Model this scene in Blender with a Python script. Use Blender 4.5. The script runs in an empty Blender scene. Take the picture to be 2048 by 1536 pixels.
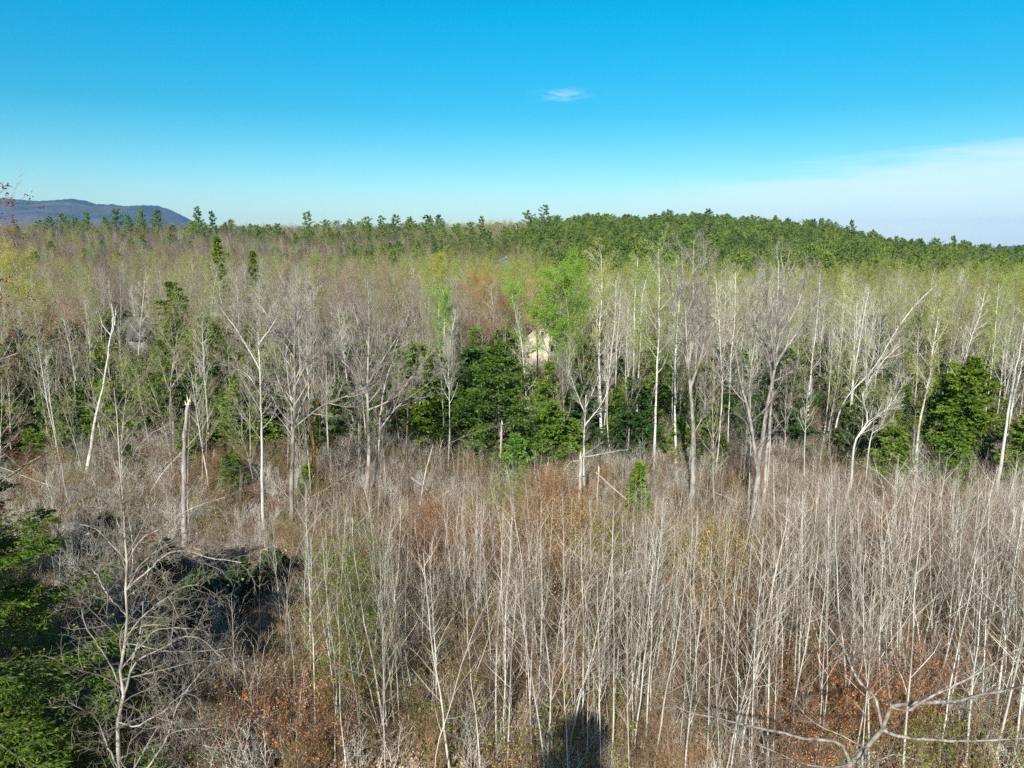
import bpy, math, random
import numpy as np
from mathutils import Vector

sc = bpy.context.scene
R = math.radians
COL = sc.collection

# ------------------------------------------------------------------ camera
CAM_H, PITCH, FPX = 18.0, 10.47, 1450.0
cam = bpy.data.cameras.new("camera")
cam.sensor_width = 36.0
cam.lens = FPX / 2048 * 36.0
cam.clip_start, cam.clip_end = 0.5, 30000
camo = bpy.data.objects.new("camera", cam)
COL.objects.link(camo)
camo.location = (0, 0, CAM_H)
camo.rotation_euler = (R(90 - PITCH), 0, 0)
sc.camera = camo

# ------------------------------------------------------------------ world
SUN_EL, SHADOW_AZ = 32.0, 13.0          # shadows fall away from the camera, a touch to the right
w = bpy.data.worlds.new("World")
sc.world = w
w.use_nodes = True
nt = w.node_tree
nt.nodes.clear()
def N(nt, typ, **kw):
    n = nt.nodes.new(typ)
    for k, v in kw.items():
        setattr(n, k, v)
    return n
def L(nt, a, b):
    nt.links.new(a, b)
def MATH(nt, op, a, b=None, c=None, clamp=False):
    n = nt.nodes.new("ShaderNodeMath"); n.operation = op; n.use_clamp = clamp
    for i, x in enumerate((a, b, c)):
        if x is None: continue
        if isinstance(x, (int, float)): n.inputs[i].default_value = x
        else: nt.links.new(x, n.inputs[i])
    return n.outputs[0]
def MIX(nt, fac, a, b, blend="MIX"):
    n = nt.nodes.new("ShaderNodeMix"); n.data_type = "RGBA"; n.blend_type = blend
    for s, x in ((0, fac), (6, a), (7, b)):
        if isinstance(x, (int, float)): n.inputs[s].default_value = x
        elif isinstance(x, (tuple, list)): n.inputs[s].default_value = (*x[:3], 1)
        else: nt.links.new(x, n.inputs[s])
    return n.outputs[2]
sky = N(nt, "ShaderNodeTexSky", sky_type="NISHITA", sun_disc=False)
sky.sun_elevation = R(SUN_EL)
sky.sun_rotation = R(180 + SHADOW_AZ)
sky.altitude = 300
sky.air_density, sky.dust_density, sky.ozone_density = 1.0, 0.6, 1.6
tc = N(nt, "ShaderNodeTexCoord")
sep = N(nt, "ShaderNodeSeparateXYZ"); L(nt, tc.outputs["Generated"], sep.inputs[0])
X, Y, Z = sep.outputs
hs = N(nt, "ShaderNodeHueSaturation"); hs.inputs["Hue"].default_value = 0.475
hs.inputs["Saturation"].default_value = 1.35; hs.inputs["Value"].default_value = 1.0
L(nt, sky.outputs[0], hs.inputs["Color"])
az = MATH(nt, "ARCTAN2", X, Y)          # 0 straight ahead, + to the right
el = MATH(nt, "ARCSINE", Z)
mp = N(nt, "ShaderNodeMapping"); mp.inputs["Scale"].default_value = (3.0, 3.0, 26.0)
L(nt, tc.outputs["Generated"], mp.inputs[0])
nz = N(nt, "ShaderNodeTexNoise"); nz.inputs["Scale"].default_value = 2.2; nz.inputs["Detail"].default_value = 7
nz.inputs["Distortion"].default_value = 0.6
L(nt, mp.outputs[0], nz.inputs["Vector"])
# veil of high cloud low over the horizon, thicker to the right
edge = MATH(nt, "MULTIPLY_ADD", az, 0.125, 0.052)
edge = MATH(nt, "ADD", edge, MATH(nt, "MULTIPLY", MATH(nt, "SUBTRACT", nz.outputs[0], 0.5), 0.075))
veil = N(nt, "ShaderNodeMapRange", interpolation_type="SMOOTHSTEP")
L(nt, MATH(nt, "SUBTRACT", edge, el), veil.inputs[0]); veil.inputs[1].default_value = -0.012; veil.inputs[2].default_value = 0.03
vaz = N(nt, "ShaderNodeMapRange", interpolation_type="SMOOTHSTEP")
L(nt, az, vaz.inputs[0]); vaz.inputs[1].default_value = -0.12; vaz.inputs[2].default_value = 0.5
veilm = MATH(nt, "MULTIPLY", MATH(nt, "MULTIPLY", veil.outputs[0], vaz.outputs[0]), 0.62)
# one small wisp
mp2 = N(nt, "ShaderNodeMapping"); mp2.inputs["Scale"].default_value = (22.0, 22.0, 110.0); mp2.inputs["Rotation"].default_value = (0, R(4), 0)
L(nt, tc.outputs["Generated"], mp2.inputs[0])
nz2 = N(nt, "ShaderNodeTexNoise"); nz2.inputs["Scale"].default_value = 1.6; nz2.inputs["Detail"].default_value = 6; nz2.inputs["Distortion"].default_value = 0.8
L(nt, mp2.outputs[0], nz2.inputs["Vector"])
da = MATH(nt, "MULTIPLY", MATH(nt, "SUBTRACT", az, 0.066), 42.0)
de = MATH(nt, "MULTIPLY", MATH(nt, "SUBTRACT", el, 0.1965), 170.0)
dd = MATH(nt, "ADD", MATH(nt, "MULTIPLY", da, da), MATH(nt, "MULTIPLY", de, de))
wsp = MATH(nt, "MULTIPLY", MATH(nt, "EXPONENT", MATH(nt, "MULTIPLY", dd, -1.0)), MATH(nt, "MULTIPLY_ADD", nz2.outputs[0], 1.6, -0.55, clamp=True))
cl = MATH(nt, "MAXIMUM", veilm, wsp, clamp=True)
tint = N(nt, "ShaderNodeValToRGB"); L(nt, Z, tint.inputs[0])
el_ = tint.color_ramp.elements
for _ in range(4): el_.new(0.5)
for i_, (p_, c_) in enumerate([(0.0, (1.0, 1.02, 1.0)), (0.066, (.88, 1.01, 1.0)), (0.172, (.24, .86, .98)), (0.287, (.0, .97, 1.18)), (0.42, (.03, .65, .8)), (0.65, (.12, .42, .6))]):
    el_[i_].position = p_; el_[i_].color = (*c_, 1)
skyt = MIX(nt, 1.0, hs.outputs[0], tint.outputs[0], "MULTIPLY")
skyc = MIX(nt, cl, skyt, (7.6, 8.5, 9.3))
bg = N(nt, "ShaderNodeBackground"); bg.inputs["Strength"].default_value = 0.081
L(nt, skyc, bg.inputs["Color"])
wo = N(nt, "ShaderNodeOutputWorld"); L(nt, bg.outputs[0], wo.inputs["Surface"])

sun = bpy.data.lights.new("sun", "SUN")
sun.energy, sun.angle, sun.color = 5.0, R(0.53), (1.0, 0.95, 0.88)
suno = bpy.data.objects.new("sun", sun); COL.objects.link(suno)
sd = Vector((math.sin(R(SHADOW_AZ)) * math.cos(R(SUN_EL)), math.cos(R(SHADOW_AZ)) * math.cos(R(SUN_EL)), -math.sin(R(SUN_EL))))
suno.rotation_euler = sd.to_track_quat("-Z", "Y").to_euler()
suno.location = (0, -50, 60)

sc.view_settings.view_transform = "Standard"
sc.view_settings.look = "None"
sc.view_settings.exposure = 0.70
sc.view_settings.gamma = 1.0
sc.render.engine = "CYCLES"
cy = sc.cycles
cy.max_bounces, cy.diffuse_bounces, cy.glossy_bounces = 4, 3, 1
cy.transmission_bounces, cy.volume_bounces, cy.transparent_max_bounces = 2, 0, 4
cy.use_denoising = False
cy.caustics_reflective = cy.caustics_refractive = False

# ------------------------------------------------------------------ maths
rg = np.random.default_rng(7)
CP, SP = math.cos(R(PITCH)), math.sin(R(PITCH))
def ray(px, py):
    u, v = px - 1024.0, 768.0 - py
    return np.array([u, FPX * CP + v * SP, -FPX * SP + v * CP])
def at(px, py, y):
    """The point at world depth y seen at that place of the photograph."""
    d = ray(px, py)
    return np.array([0, 0, CAM_H]) + d * (y / d[1])
def depth_px(x, y):                       # picture column of a direction
    return 1024 + FPX * x / (y * CP)

CREST_PX = [-900, 0, 300, 600, 900, 1050, 1400, 1500, 1600, 1700, 1760, 1830, 1900, 2048, 3000]
CREST_H  = [20, 24, 25, 24, 24, 26, 28, 26, 22, 17, 11, 6, 4, 3, 1]
def smooth(a, b, x):
    t = np.clip((x - a) / (b - a), 0, 1)
    return t * t * (3 - 2 * t)
def ground_h(x, y):
    x = np.asarray(x, float); y = np.asarray(y, float)
    yy = np.maximum(y, 1.0)
    px = 1024 + FPX * x / (yy * CP)
    px = np.where(y < 150, 1024 + FPX * x / (150 * CP), px)
    crest = np.interp(px, CREST_PX, CREST_H)
    h = crest * smooth(250, 560, y) - 25 * smooth(620, 1300, y)
    h = h - 1.6 * smooth(60, 130, y) * (1 - smooth(220, 320, y))
    near = 1 - smooth(300, 500, y)
    h = h + 0.35 * np.sin(x * 0.21 + 1.3) * np.sin(y * 0.17 + 0.4) + 0.12 * np.sin(x * 0.9 + y * 0.5) + 0.08 * np.sin(y * 1.3 - x * 0.7)
    h = h + 1.6 * smooth(-12, -34, x) * smooth(30, 55, y) * near
    h = h + 2.2 * np.sin(x * 0.021 + 2) * np.sin(y * 0.017) * smooth(250, 500, y)
    return h
def gz(x, y): return float(ground_h(x, y))
def px_x(px, y, z=0.0):
    """World x of picture column px at depth y and height z."""
    zc = y * CP + (CAM_H - z) * SP
    return (px - 1024) / FPX * zc

def unit(v):
    return v / np.maximum(np.linalg.norm(v, axis=-1, keepdims=True), 1e-9)

def polylines(start, dirs, length, K, rng, wig=0.1, up=0.0, bias=None):
    """N wandering polylines at once -> (N, K+1, 3)."""
    n = len(start)
    P = np.empty((n, K + 1, 3)); P[:, 0] = start
    d = unit(np.asarray(dirs, float)); step = (np.asarray(length) / K)[:, None]
    for k in range(K):
        d = d + rng.normal(0, wig, (n, 3))
        d[:, 2] += up
        if bias is not None: d = d + bias
        d = unit(d)
        P[:, k + 1] = P[:, k] + d * step
    return P

def children(P, Rr, n, rng, t0, t1, a0, a1, lf, K=3, wig=0.1, up=0.05, kr=0.012, rmin=0.004, bias=None, tip=0.3, rfrac=0.62, jit=0.35):
    """n children on each of the parent polylines. lf(t, plen) -> length."""
    Np, Kp = P.shape[0], P.shape[1] - 1
    idx = np.repeat(np.arange(Np), n); M = len(idx)
    t = (np.tile(np.arange(n), Np) + rng.random(M)) / n
    t = t0 + (t1 - t0) * t
    f = t * Kp; i = np.minimum(f.astype(int), Kp - 1); fr = (f - i)[:, None]
    A, B = P[idx, i], P[idx, i + 1]
    pos = A * (1 - fr) + B * fr
    T = unit(B - A)
    pr = Rr[idx, i] * (1 - fr[:, 0]) + Rr[idx, i + 1] * fr[:, 0]
    plen = np.linalg.norm(P[:, 1:] - P[:, :-1], axis=2).sum(1)[idx]
    az = np.tile(np.arange(n) * 2.39996, Np) + rng.random(Np)[idx] * 6.283 + rng.normal(0, 0.5, M)
    ref = np.where(np.abs(T[:, 2:3]) > 0.9, np.array([[1.0, 0, 0]]), np.array([[0, 0, 1.0]]))
    U = unit(np.cross(T, ref)); V = np.cross(T, U)
    a = np.radians(rng.uniform(a0, a1, M))
    side = U * np.cos(az)[:, None] + V * np.sin(az)[:, None]
    D = T * np.cos(a)[:, None] + side * np.sin(a)[:, None]
    ln = lf(t, plen) * (1 + rng.uniform(-jit, jit, M))
    r0 = np.minimum(np.maximum(ln * kr, rmin), pr * rfrac + 0.002)
    C = polylines(pos, D, ln, K, rng, wig, up, bias)
    s = np.linspace(0, 1, K + 1)[None, :]
    CR = np.maximum(r0[:, None] * (1 - (1 - tip) * s), rmin * 0.45)
    return C, CR

class Geo:
    """Collects tubes and leaves and makes ONE mesh of them."""
    def __init__(s): s.v, s.f, s.m, s.n = [], [], [], 0
    def tubes(s, P, Rr, sides=3, mat=0):
        n, k = P.shape[0], P.shape[1]
        if n == 0: return s
        T = np.empty_like(P)
        T[:, 1:-1] = P[:, 2:] - P[:, :-2]; T[:, 0] = P[:, 1] - P[:, 0]; T[:, -1] = P[:, -1] - P[:, -2]
        T = unit(T)
        main = unit(P[:, -1] - P[:, 0])
        ref = np.where(np.abs(main[:, 2:3]) > 0.8, np.array([[1.0, 0.2, 0]]), np.array([[0, 0, 1.0]]))[:, None, :]
        U = unit(np.cross(T, np.broadcast_to(ref, T.shape))); V = np.cross(T, U)
        a = np.arange(sides) * 2 * math.pi / sides
        ring = U[:, :, None, :] * np.cos(a)[None, None, :, None] + V[:, :, None, :] * np.sin(a)[None, None, :, None]
        vv = (P[:, :, None, :] + ring * Rr[:, :, None, None]).reshape(-1, 3)
        b = np.arange(n)[:, None, None] * (k * sides) + np.arange(k - 1)[None, :, None] * sides
        j = np.arange(sides)[None, None, :]; j2 = (j + 1) % sides
        q = np.stack([b + j, b + j2, b + sides + j2, b + sides + j], -1).reshape(-1, 4) + s.n
        s.v.append(vv); s.f.append(q); s.m.append(np.full(len(q), mat)); s.n += len(vv)
        return s
    def leaves(s, pos, d, ln, wd, rng, mat=1, flat=0.0, base=0.35):
        """Diamond leaves from pos along d; flat=1 keeps them level."""
        n = len(pos)
        if n == 0: return s
        d = unit(d); ln = np.broadcast_to(ln, (n,))[:, None]; wd = np.broadcast_to(wd, (n,))[:, None]
        r = rng.normal(0, 1, (n, 3))
        r = r * (1 - flat) + np.array([0, 0, 1.0]) * flat
        side = unit(np.cross(d, r))
        nrm = unit(np.cross(side, d))
        a = pos; b = pos + d * ln * base + side * wd * 0.5 - nrm * wd * 0.08
        c = pos + d * ln; e = pos + d * ln * base - side * wd * 0.5 - nrm * wd * 0.08
        vv = np.stack([a, b, c, e], 1).reshape(-1, 3)
        q = np.arange(n * 4).reshape(-1, 4) + s.n
        s.v.append(vv); s.f.append(q); s.m.append(np.full(n, mat)); s.n += n * 4
        return s
    def quads(s, verts, faces, mat=0):
        s.v.append(np.asarray(verts, float)); s.f.append(np.asarray(faces) + s.n); s.m.append(np.full(len(faces), mat)); s.n += len(verts)
        return s
    def add(s, o, xf=None, dm=0):
        for v, f, m in zip(o.v, o.f, o.m):
            pass
        v = np.concatenate(o.v); f = np.concatenate(o.f); m = np.concatenate(o.m)
        if xf is not None: v = xf(v)
        s.v.append(v); s.f.append(f + s.n); s.m.append(m + dm); s.n += len(v)
        return s
    def box(s, x0, y0, z0, x1, y1, z1, mat=0):
        v = [(x0,y0,z0),(x1,y0,z0),(x1,y1,z0),(x0,y1,z0),(x0,y0,z1),(x1,y0,z1),(x1,y1,z1),(x0,y1,z1)]
        f = [(0,3,2,1),(4,5,6,7),(0,1,5,4),(1,2,6,5),(2,3,7,6),(3,0,4,7)]
        return s.quads(v, f, mat)
    def mesh(s, name, mats, flat=False):
        v = np.concatenate(s.v); f = np.concatenate(s.f); m = np.concatenate(s.m)
        me = bpy.data.meshes.new(name)
        me.vertices.add(len(v)); me.vertices.foreach_set("co", v.astype(np.float32).ravel())
        me.loops.add(f.size); me.loops.foreach_set("vertex_index", f.astype(np.int32).ravel())
        me.polygons.add(len(f)); me.polygons.foreach_set("loop_start", np.arange(0, f.size, 4, dtype=np.int32))
        me.polygons.foreach_set("material_index", m.astype(np.int32))
        if flat: me.polygons.foreach_set("use_smooth", np.zeros(len(f), bool))
        else: me.polygons.foreach_set("use_smooth", np.ones(len(f), bool))
        me.update(calc_edges=True)
        for x in mats: me.materials.append(x)
        return me

# ------------------------------------------------------------------ materials
def base_mat(name):
    m = bpy.data.materials.new(name); m.use_nodes = True
    t = m.node_tree; t.nodes.clear()
    out = N(t, "ShaderNodeOutputMaterial")
    return m, t, out
def ramp(t, fac, stops):
    n = N(t, "ShaderNodeValToRGB"); e = n.color_ramp.elements
    while len(e) < len(stops): e.new(0.5)
    for i, (p, c) in enumerate(stops):
        e[i].position = p; e[i].color = (*c, 1)
    if fac is not None: L(t, fac, n.inputs[0])
    return n.outputs[0]
def bark_mat(name, dark, light, scale=2.0, stretch=(1, 1, 0.25), vary=0.25, bands=None, tint=None):
    m, t, out = base_mat(name)
    tc = N(t, "ShaderNodeTexCoord"); mp = N(t, "ShaderNodeMapping"); mp.inputs["Scale"].default_value = stretch
    L(t, tc.outputs["Object"], mp.inputs[0])
    nz = N(t, "ShaderNodeTexNoise"); nz.inputs["Scale"].default_value = scale; nz.inputs["Detail"].default_value = 4
    L(t, mp.outputs[0], nz.inputs["Vector"])
    c = ramp(t, nz.outputs[0], [(0.32, dark), (0.62, light)])
    if bands:
        mp2 = N(t, "ShaderNodeMapping"); mp2.inputs["Scale"].default_value = (1.2, 1.2, 7)
        L(t, tc.outputs["Object"], mp2.inputs[0])
        n2 = N(t, "ShaderNodeTexNoise"); n2.inputs["Scale"].default_value = 1.0; n2.inputs["Detail"].default_value = 3
        L(t, mp2.outputs[0], n2.inputs["Vector"])
        k = ramp(t, n2.outputs[0], [(0.60, (0, 0, 0)), (0.66, (1, 1, 1))])
        c = MIX(t, k, c, bands)
    oi = N(t, "ShaderNodeObjectInfo")
    if tint:
        c = MIX(t, oi.outputs["Random"], c, tint)
    hv = N(t, "ShaderNodeHueSaturation"); L(t, c, hv.inputs["Color"])
    L(t, MATH(t, "MULTIPLY_ADD", oi.outputs["Random"], 2 * vary, 1 - vary), hv.inputs["Value"])
    b = N(t, "ShaderNodeBsdfPrincipled"); b.inputs["Roughness"].default_value = 0.85
    b.inputs["Specular IOR Level"].default_value = 0.25
    L(t, hv.outputs[0], b.inputs["Base Color"]); L(t, b.outputs[0], out.inputs[0])
    return m
def leaf_mat(name, cols, transl=0.35, vary=0.3, clump=0.0):
    """Leaf colour picked per tree (Object Info random) and varied leaf to leaf."""
    m, t, out = base_mat(name)
    oi = N(t, "ShaderNodeObjectInfo"); geo = N(t, "ShaderNodeNewGeometry")
    n = len(cols)
    a = MATH(t, "FRACT", MATH(t, "ADD", MATH(t, "MULTIPLY", geo.outputs["Random Per Island"], 0.45), oi.outputs["Random"]))
    c = ramp(t, a, [(i / max(n - 1, 1), x) for i, x in enumerate(cols)])
    hv = N(t, "ShaderNodeHueSaturation"); L(t, c, hv.inputs["Color"])
    rr = MATH(t, "FRACT", MATH(t, "MULTIPLY", geo.outputs["Random Per Island"], 17.3))
    L(t, MATH(t, "MULTIPLY_ADD", rr, 2 * vary, 1 - vary), hv.inputs["Value"])
    d = N(t, "ShaderNodeBsdfPrincipled"); L(t, hv.outputs[0], d.inputs["Base Color"])
    d.inputs["Roughness"].default_value = 0.6; d.inputs["Specular IOR Level"].default_value = 0.3
    tr = N(t, "ShaderNodeBsdfTranslucent"); L(t, hv.outputs[0], tr.inputs[0])
    mx = N(t, "ShaderNodeMixShader"); mx.inputs[0].default_value = transl
    L(t, d.outputs[0], mx.inputs[1]); L(t, tr.outputs[0], mx.inputs[2]); L(t, mx.outputs[0], out.inputs[0])
    return m

M = {}
M["bark"] = bark_mat("grey_bark", (0.11, 0.095, 0.078), (0.40, 0.365, 0.315), 4.0, (1, 1, 0.4))
M["limb"] = bark_mat("mottled_limb_bark", (0.07, 0.06, 0.05), (0.34, 0.31, 0.27), 9.0, (1, 1, 0.7))
M["twig"] = bark_mat("grey_twigs", (0.15, 0.13, 0.105), (0.32, 0.285, 0.235), 1.5, (1, 1, 1), 0.3, tint=(0.25, 0.20, 0.15))
M["mapletwig"] = bark_mat("maple_twigs", (0.17, 0.15, 0.13), (0.38, 0.345, 0.305), 1.5, (1, 1, 1), 0.15)
M["fartwig"] = bark_mat("far_twigs", (0.10, 0.088, 0.064), (0.25, 0.222, 0.172), 0.6, (1, 1, 1), 0.5, tint=(0.185, 0.14, 0.095))
M["pale"] = bark_mat("pale_bark", (0.36, 0.34, 0.29), (0.62, 0.60, 0.53), 2.0, vary=0.12)
M["paletwig"] = bark_mat("pale_twigs", (0.34, 0.32, 0.26), (0.52, 0.49, 0.41), 1.5, (1, 1, 1), 0.15)
M["birch"] = bark_mat("birch_bark", (0.40, 0.37, 0.32), (0.68, 0.66, 0.61), 3.0, (1, 1, 0.5), vary=0.10, bands=(0.09, 0.08, 0.065))
M["sapt"] = bark_mat("sapling_twigs", (0.15, 0.115, 0.08), (0.37, 0.295, 0.21), 1.2, (1, 1, 1), vary=0.35, tint=(0.29, 0.195, 0.12))
M["sapl"] = bark_mat("sapling_bark", (0.26, 0.245, 0.205), (0.68, 0.65, 0.57), 1.2, vary=0.22)
M["dark"] = bark_mat("dark_bark", (0.05, 0.042, 0.036), (0.15, 0.125, 0.105), 4.0)
M["snag"] = bark_mat("weathered_wood", (0.20, 0.17, 0.145), (0.48, 0.43, 0.38), 5.0, (2, 2, 0.15))
M["moss"] = bark_mat("mossy_bark", (0.055, 0.035, 0.012), (0.24, 0.15, 0.03), 3.0)
M["brush"] = bark_mat("brush_stems", (0.085, 0.06, 0.042), (0.225, 0.155, 0.10), 0.8, (1, 1, 1), 0.35, tint=(0.25, 0.16, 0.085))
M["break"] = bark_mat("fresh_broken_wood", (0.65, 0.5, 0.36), (0.85, 0.72, 0.56), 4.0)
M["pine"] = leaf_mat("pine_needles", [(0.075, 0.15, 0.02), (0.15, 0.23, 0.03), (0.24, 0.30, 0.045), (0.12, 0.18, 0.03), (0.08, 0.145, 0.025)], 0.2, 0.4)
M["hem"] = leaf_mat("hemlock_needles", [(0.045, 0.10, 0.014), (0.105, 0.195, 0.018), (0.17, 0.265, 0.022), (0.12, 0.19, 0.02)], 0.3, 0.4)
M["hemy"] = leaf_mat("yellow_green_hemlock_needles", [(0.15, 0.22, 0.014), (0.23, 0.31, 0.02), (0.12, 0.20, 0.018)], 0.3, 0.4)  # yellower needle colour, used on some hemlocks and brush
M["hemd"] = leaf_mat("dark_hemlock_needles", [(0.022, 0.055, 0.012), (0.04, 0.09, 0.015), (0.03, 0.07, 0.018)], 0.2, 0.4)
M["lgreen"] = leaf_mat("fresh_green_leaves", [(0.24, 0.44, 0.03), (0.33, 0.52, 0.05), (0.19, 0.36, 0.03)], 0.45, 0.25)
M["lyel"] = leaf_mat("yellow_green_flowers", [(0.42, 0.44, 0.05), (0.52, 0.48, 0.07), (0.34, 0.40, 0.06)], 0.4, 0.2)
M["lbud"] = leaf_mat("pale_green_buds", [(0.32, 0.42, 0.05), (0.42, 0.50, 0.08), (0.27, 0.37, 0.04)], 0.4, 0.25)
M["lorange"] = leaf_mat("orange_buds", [(0.48, 0.24, 0.07), (0.55, 0.32, 0.10), (0.40, 0.18, 0.07)], 0.4, 0.25)
M["lred"] = leaf_mat("red_maple_flowers", [(0.22, 0.05, 0.03), (0.28, 0.09, 0.045), (0.17, 0.04, 0.03)], 0.35, 0.3)
M["lredt"] = leaf_mat("dark_red_flowers", [(0.30, 0.08, 0.055), (0.36, 0.13, 0.08), (0.24, 0.06, 0.04)], 0.35, 0.3)
M["lrust"] = leaf_mat("rusty_dead_leaves", [(0.50, 0.19, 0.07), (0.58, 0.29, 0.12), (0.42, 0.14, 0.06)], 0.35, 0.3)
M["ltan"] = leaf_mat("tan_beech_leaves", [(0.62, 0.38, 0.17), (0.70, 0.50, 0.20), (0.55, 0.27, 0.12)], 0.35, 0.25)
M["litter"] = leaf_mat("fallen_leaves", [(0.22, 0.13, 0.08), (0.40, 0.27, 0.18), (0.55, 0.42, 0.32), (0.30, 0.18, 0.11)], 0.1, 0.35)

# ------------------------------------------------------------------ object helpers
def setp(o, label=None, cat=None, group=None, kind=None):
    if label: o["label"] = label
    if cat: o["category"] = cat
    if group: o["group"] = group
    if kind: o["kind"] = kind
    return o
def empty(name, loc=(0, 0, 0), rz=0.0, s=1.0, **kw):
    o = bpy.data.objects.new(name, None); COL.objects.link(o)
    o.location = loc; o.rotation_euler = (0, 0, rz); o.scale = (s, s, s); o.empty_display_size = 0.3
    return setp(o, **kw)
def part(name, me, parent=None, label=None):
    o = bpy.data.objects.new(name, me); COL.objects.link(o)
    if parent is not None: o.parent = parent
    if label: o["label"] = label
    return o
def thing_from(proto, name, loc, rot, s, label, cat, group):
    """proto: [(part name, mesh, [sub-parts])] -> an Empty with its parts."""
    o = bpy.data.objects.new(name, None); COL.objects.link(o)
    o.location = loc; o.rotation_euler = rot; o.scale = s if hasattr(s, "__len__") else (s, s, s)
    o.empty_display_size = 0.3
    setp(o, label, cat, group)
    for pn, me in proto:
        part(pn, me, o)
    return o

# ------------------------------------------------------------------ tree builders (unit: metres, base at origin)
def trunk_path(h, rng, lean=0.03, wig=0.03, K=12):
    d = np.array([[rng.normal(0, lean), rng.normal(0, lean), 1.0]])
    return polylines(np.array([[0, 0, -0.3]]), d, np.array([h + 0.3]), K, rng, wig, 0.06)
def taper(P, r0, r1, p=1.0):
    s = np.linspace(0, 1, P.shape[1])[None, :]
    return r0 + (r1 - r0) * s ** p * np.ones((len(P), 1))

def bare_crown(P, Rr, rng, spec):
    """levels of branches over a trunk; returns list of (P, R, sides)."""
    out = []; p, r = P, Rr
    for lv in spec:
        lv = dict(lv); sides = lv.pop("sides", 3); n = lv.pop("n")
        a, b = lv.pop("len"), lv.pop("fall", 0.0)
        lf = (lambda a, b: (lambda t, pl: pl * a * (1 - b * t)))(a, b)
        p, r = children(p, r, n, rng, lv.pop("t0", 0.3), lv.pop("t1", 0.98), lv.pop("a0", 30), lv.pop("a1", 55), lf, **lv)
        out.append((p, r, sides))
    return out

SPEC = {
 "maple": [dict(n=14, len=0.36, fall=0.55, t0=0.36, a0=25, a1=50, K=6, wig=0.10, up=0.12, kr=0.019, sides=5),
           dict(n=8, len=0.42, fall=0.5, t0=0.2, a0=25, a1=50, K=4, wig=0.12, up=0.10, kr=0.014, rmin=0.012, sides=3),
           dict(n=7, len=0.42, fall=0.4, t0=0.2, a0=22, a1=50, K=3, wig=0.13, up=0.08, kr=0.010, rmin=0.009),
           dict(n=2, len=0.5, fall=0.3, t0=0.25, a0=20, a1=45, K=2, wig=0.1, up=0.08, kr=0.007, rmin=0.005)],
 "aspen": [dict(n=20, len=0.20, fall=0.5, t0=0.52, a0=30, a1=58, K=5, wig=0.09, up=0.12, kr=0.018, rmin=0.014, sides=4),
           dict(n=6, len=0.42, fall=0.4, t0=0.2, a0=25, a1=50, K=3, wig=0.12, up=0.08, kr=0.012, rmin=0.010),
           dict(n=4, len=0.5, fall=0.3, t0=0.2, a0=20, a1=50, K=2, wig=0.12, up=0.06, kr=0.010, rmin=0.0085)],
 "far":   [dict(n=12, len=0.36, fall=0.5, t0=0.35, a0=25, a1=50, K=4, wig=0.11, up=0.12, kr=0.022, sides=3, rmin=0.02),
           dict(n=7, len=0.45, fall=0.4, t0=0.15, a0=22, a1=48, K=3, wig=0.12, up=0.10, kr=0.016, rmin=0.014),
           dict(n=4, len=0.5, fall=0.3, t0=0.2, a0=18, a1=45, K=2, wig=0.12, up=0.10, kr=0.012, rmin=0.010)],
 "sapling": [dict(n=16, len=0.17, fall=0.4, t0=0.35, a0=25, a1=52, K=3, wig=0.09, up=0.10, kr=0.010, rmin=0.006),
             dict(n=5, len=0.5, fall=0.3, t0=0.2, a0=20, a1=48, K=2, wig=0.12, up=0.06, kr=0.008, rmin=0.0045)],
}
def crown_leaves(g, levels, rng, per, ln, wd, mat, spread=0.12, keep=1.0, flat=0.0):
    P = levels[-1][0]
    n = len(P); idx = rng.integers(0, n, int(n * per * keep))
    f = rng.random(len(idx)) * (P.shape[1] - 1); i = np.minimum(f.astype(int), P.shape[1] - 2); fr = (f - i)[:, None]
    pos = P[idx, i] * (1 - fr) + P[idx, i + 1] * fr + rng.normal(0, spread, (len(idx), 3))
    d = rng.normal(0, 1, (len(idx), 3)); d[:, 2] -= 0.2
    g.leaves(pos, d, ln * rng.uniform(0.6, 1.3, len(idx)), wd * rng.uniform(0.6, 1.3, len(idx)), rng, mat, flat)

def make_bare(seed, h, r0, spec, mt, mtw, leaf=None, K=12, wig=0.03, joined=False, lv=None, lean=0.03):
    rng = np.random.default_rng(seed)
    P = trunk_path(h, rng, lean, wig, K); Rr = taper(P, r0, r0 * 0.12, 0.9)
    Rr[:, 0] *= 1.25
    levels = bare_crown(P, Rr, rng, SPEC[spec])
    if joined:
        g = Geo().tubes(P, Rr, 5, 0)
        for p, r, s in levels: g.tubes(p, r, s, 1)
        if leaf: crown_leaves(g, levels, rng, leaf[1], leaf[2], leaf[2] * 0.7, 2)
        return g.mesh("tree", [mt, mtw] + ([leaf[0]] if leaf else []))
    g = Geo().tubes(P, Rr, 7, 0)
    c = Geo()
    for q, (p, r, s) in enumerate(levels):
        c.tubes(p, r, s, 0 if q == 0 else 1)
    pr = [("trunk", g.mesh("trunk", [mt])), ("branches", c.mesh("branches", [mt, mtw]))]
    if leaf:
        lg = Geo(); crown_leaves(lg, levels, rng, leaf[1], leaf[2], leaf[2] * 0.7, 0)
        pr.append(("foliage", lg.mesh("foliage", [leaf[0]])))
    return pr

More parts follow.
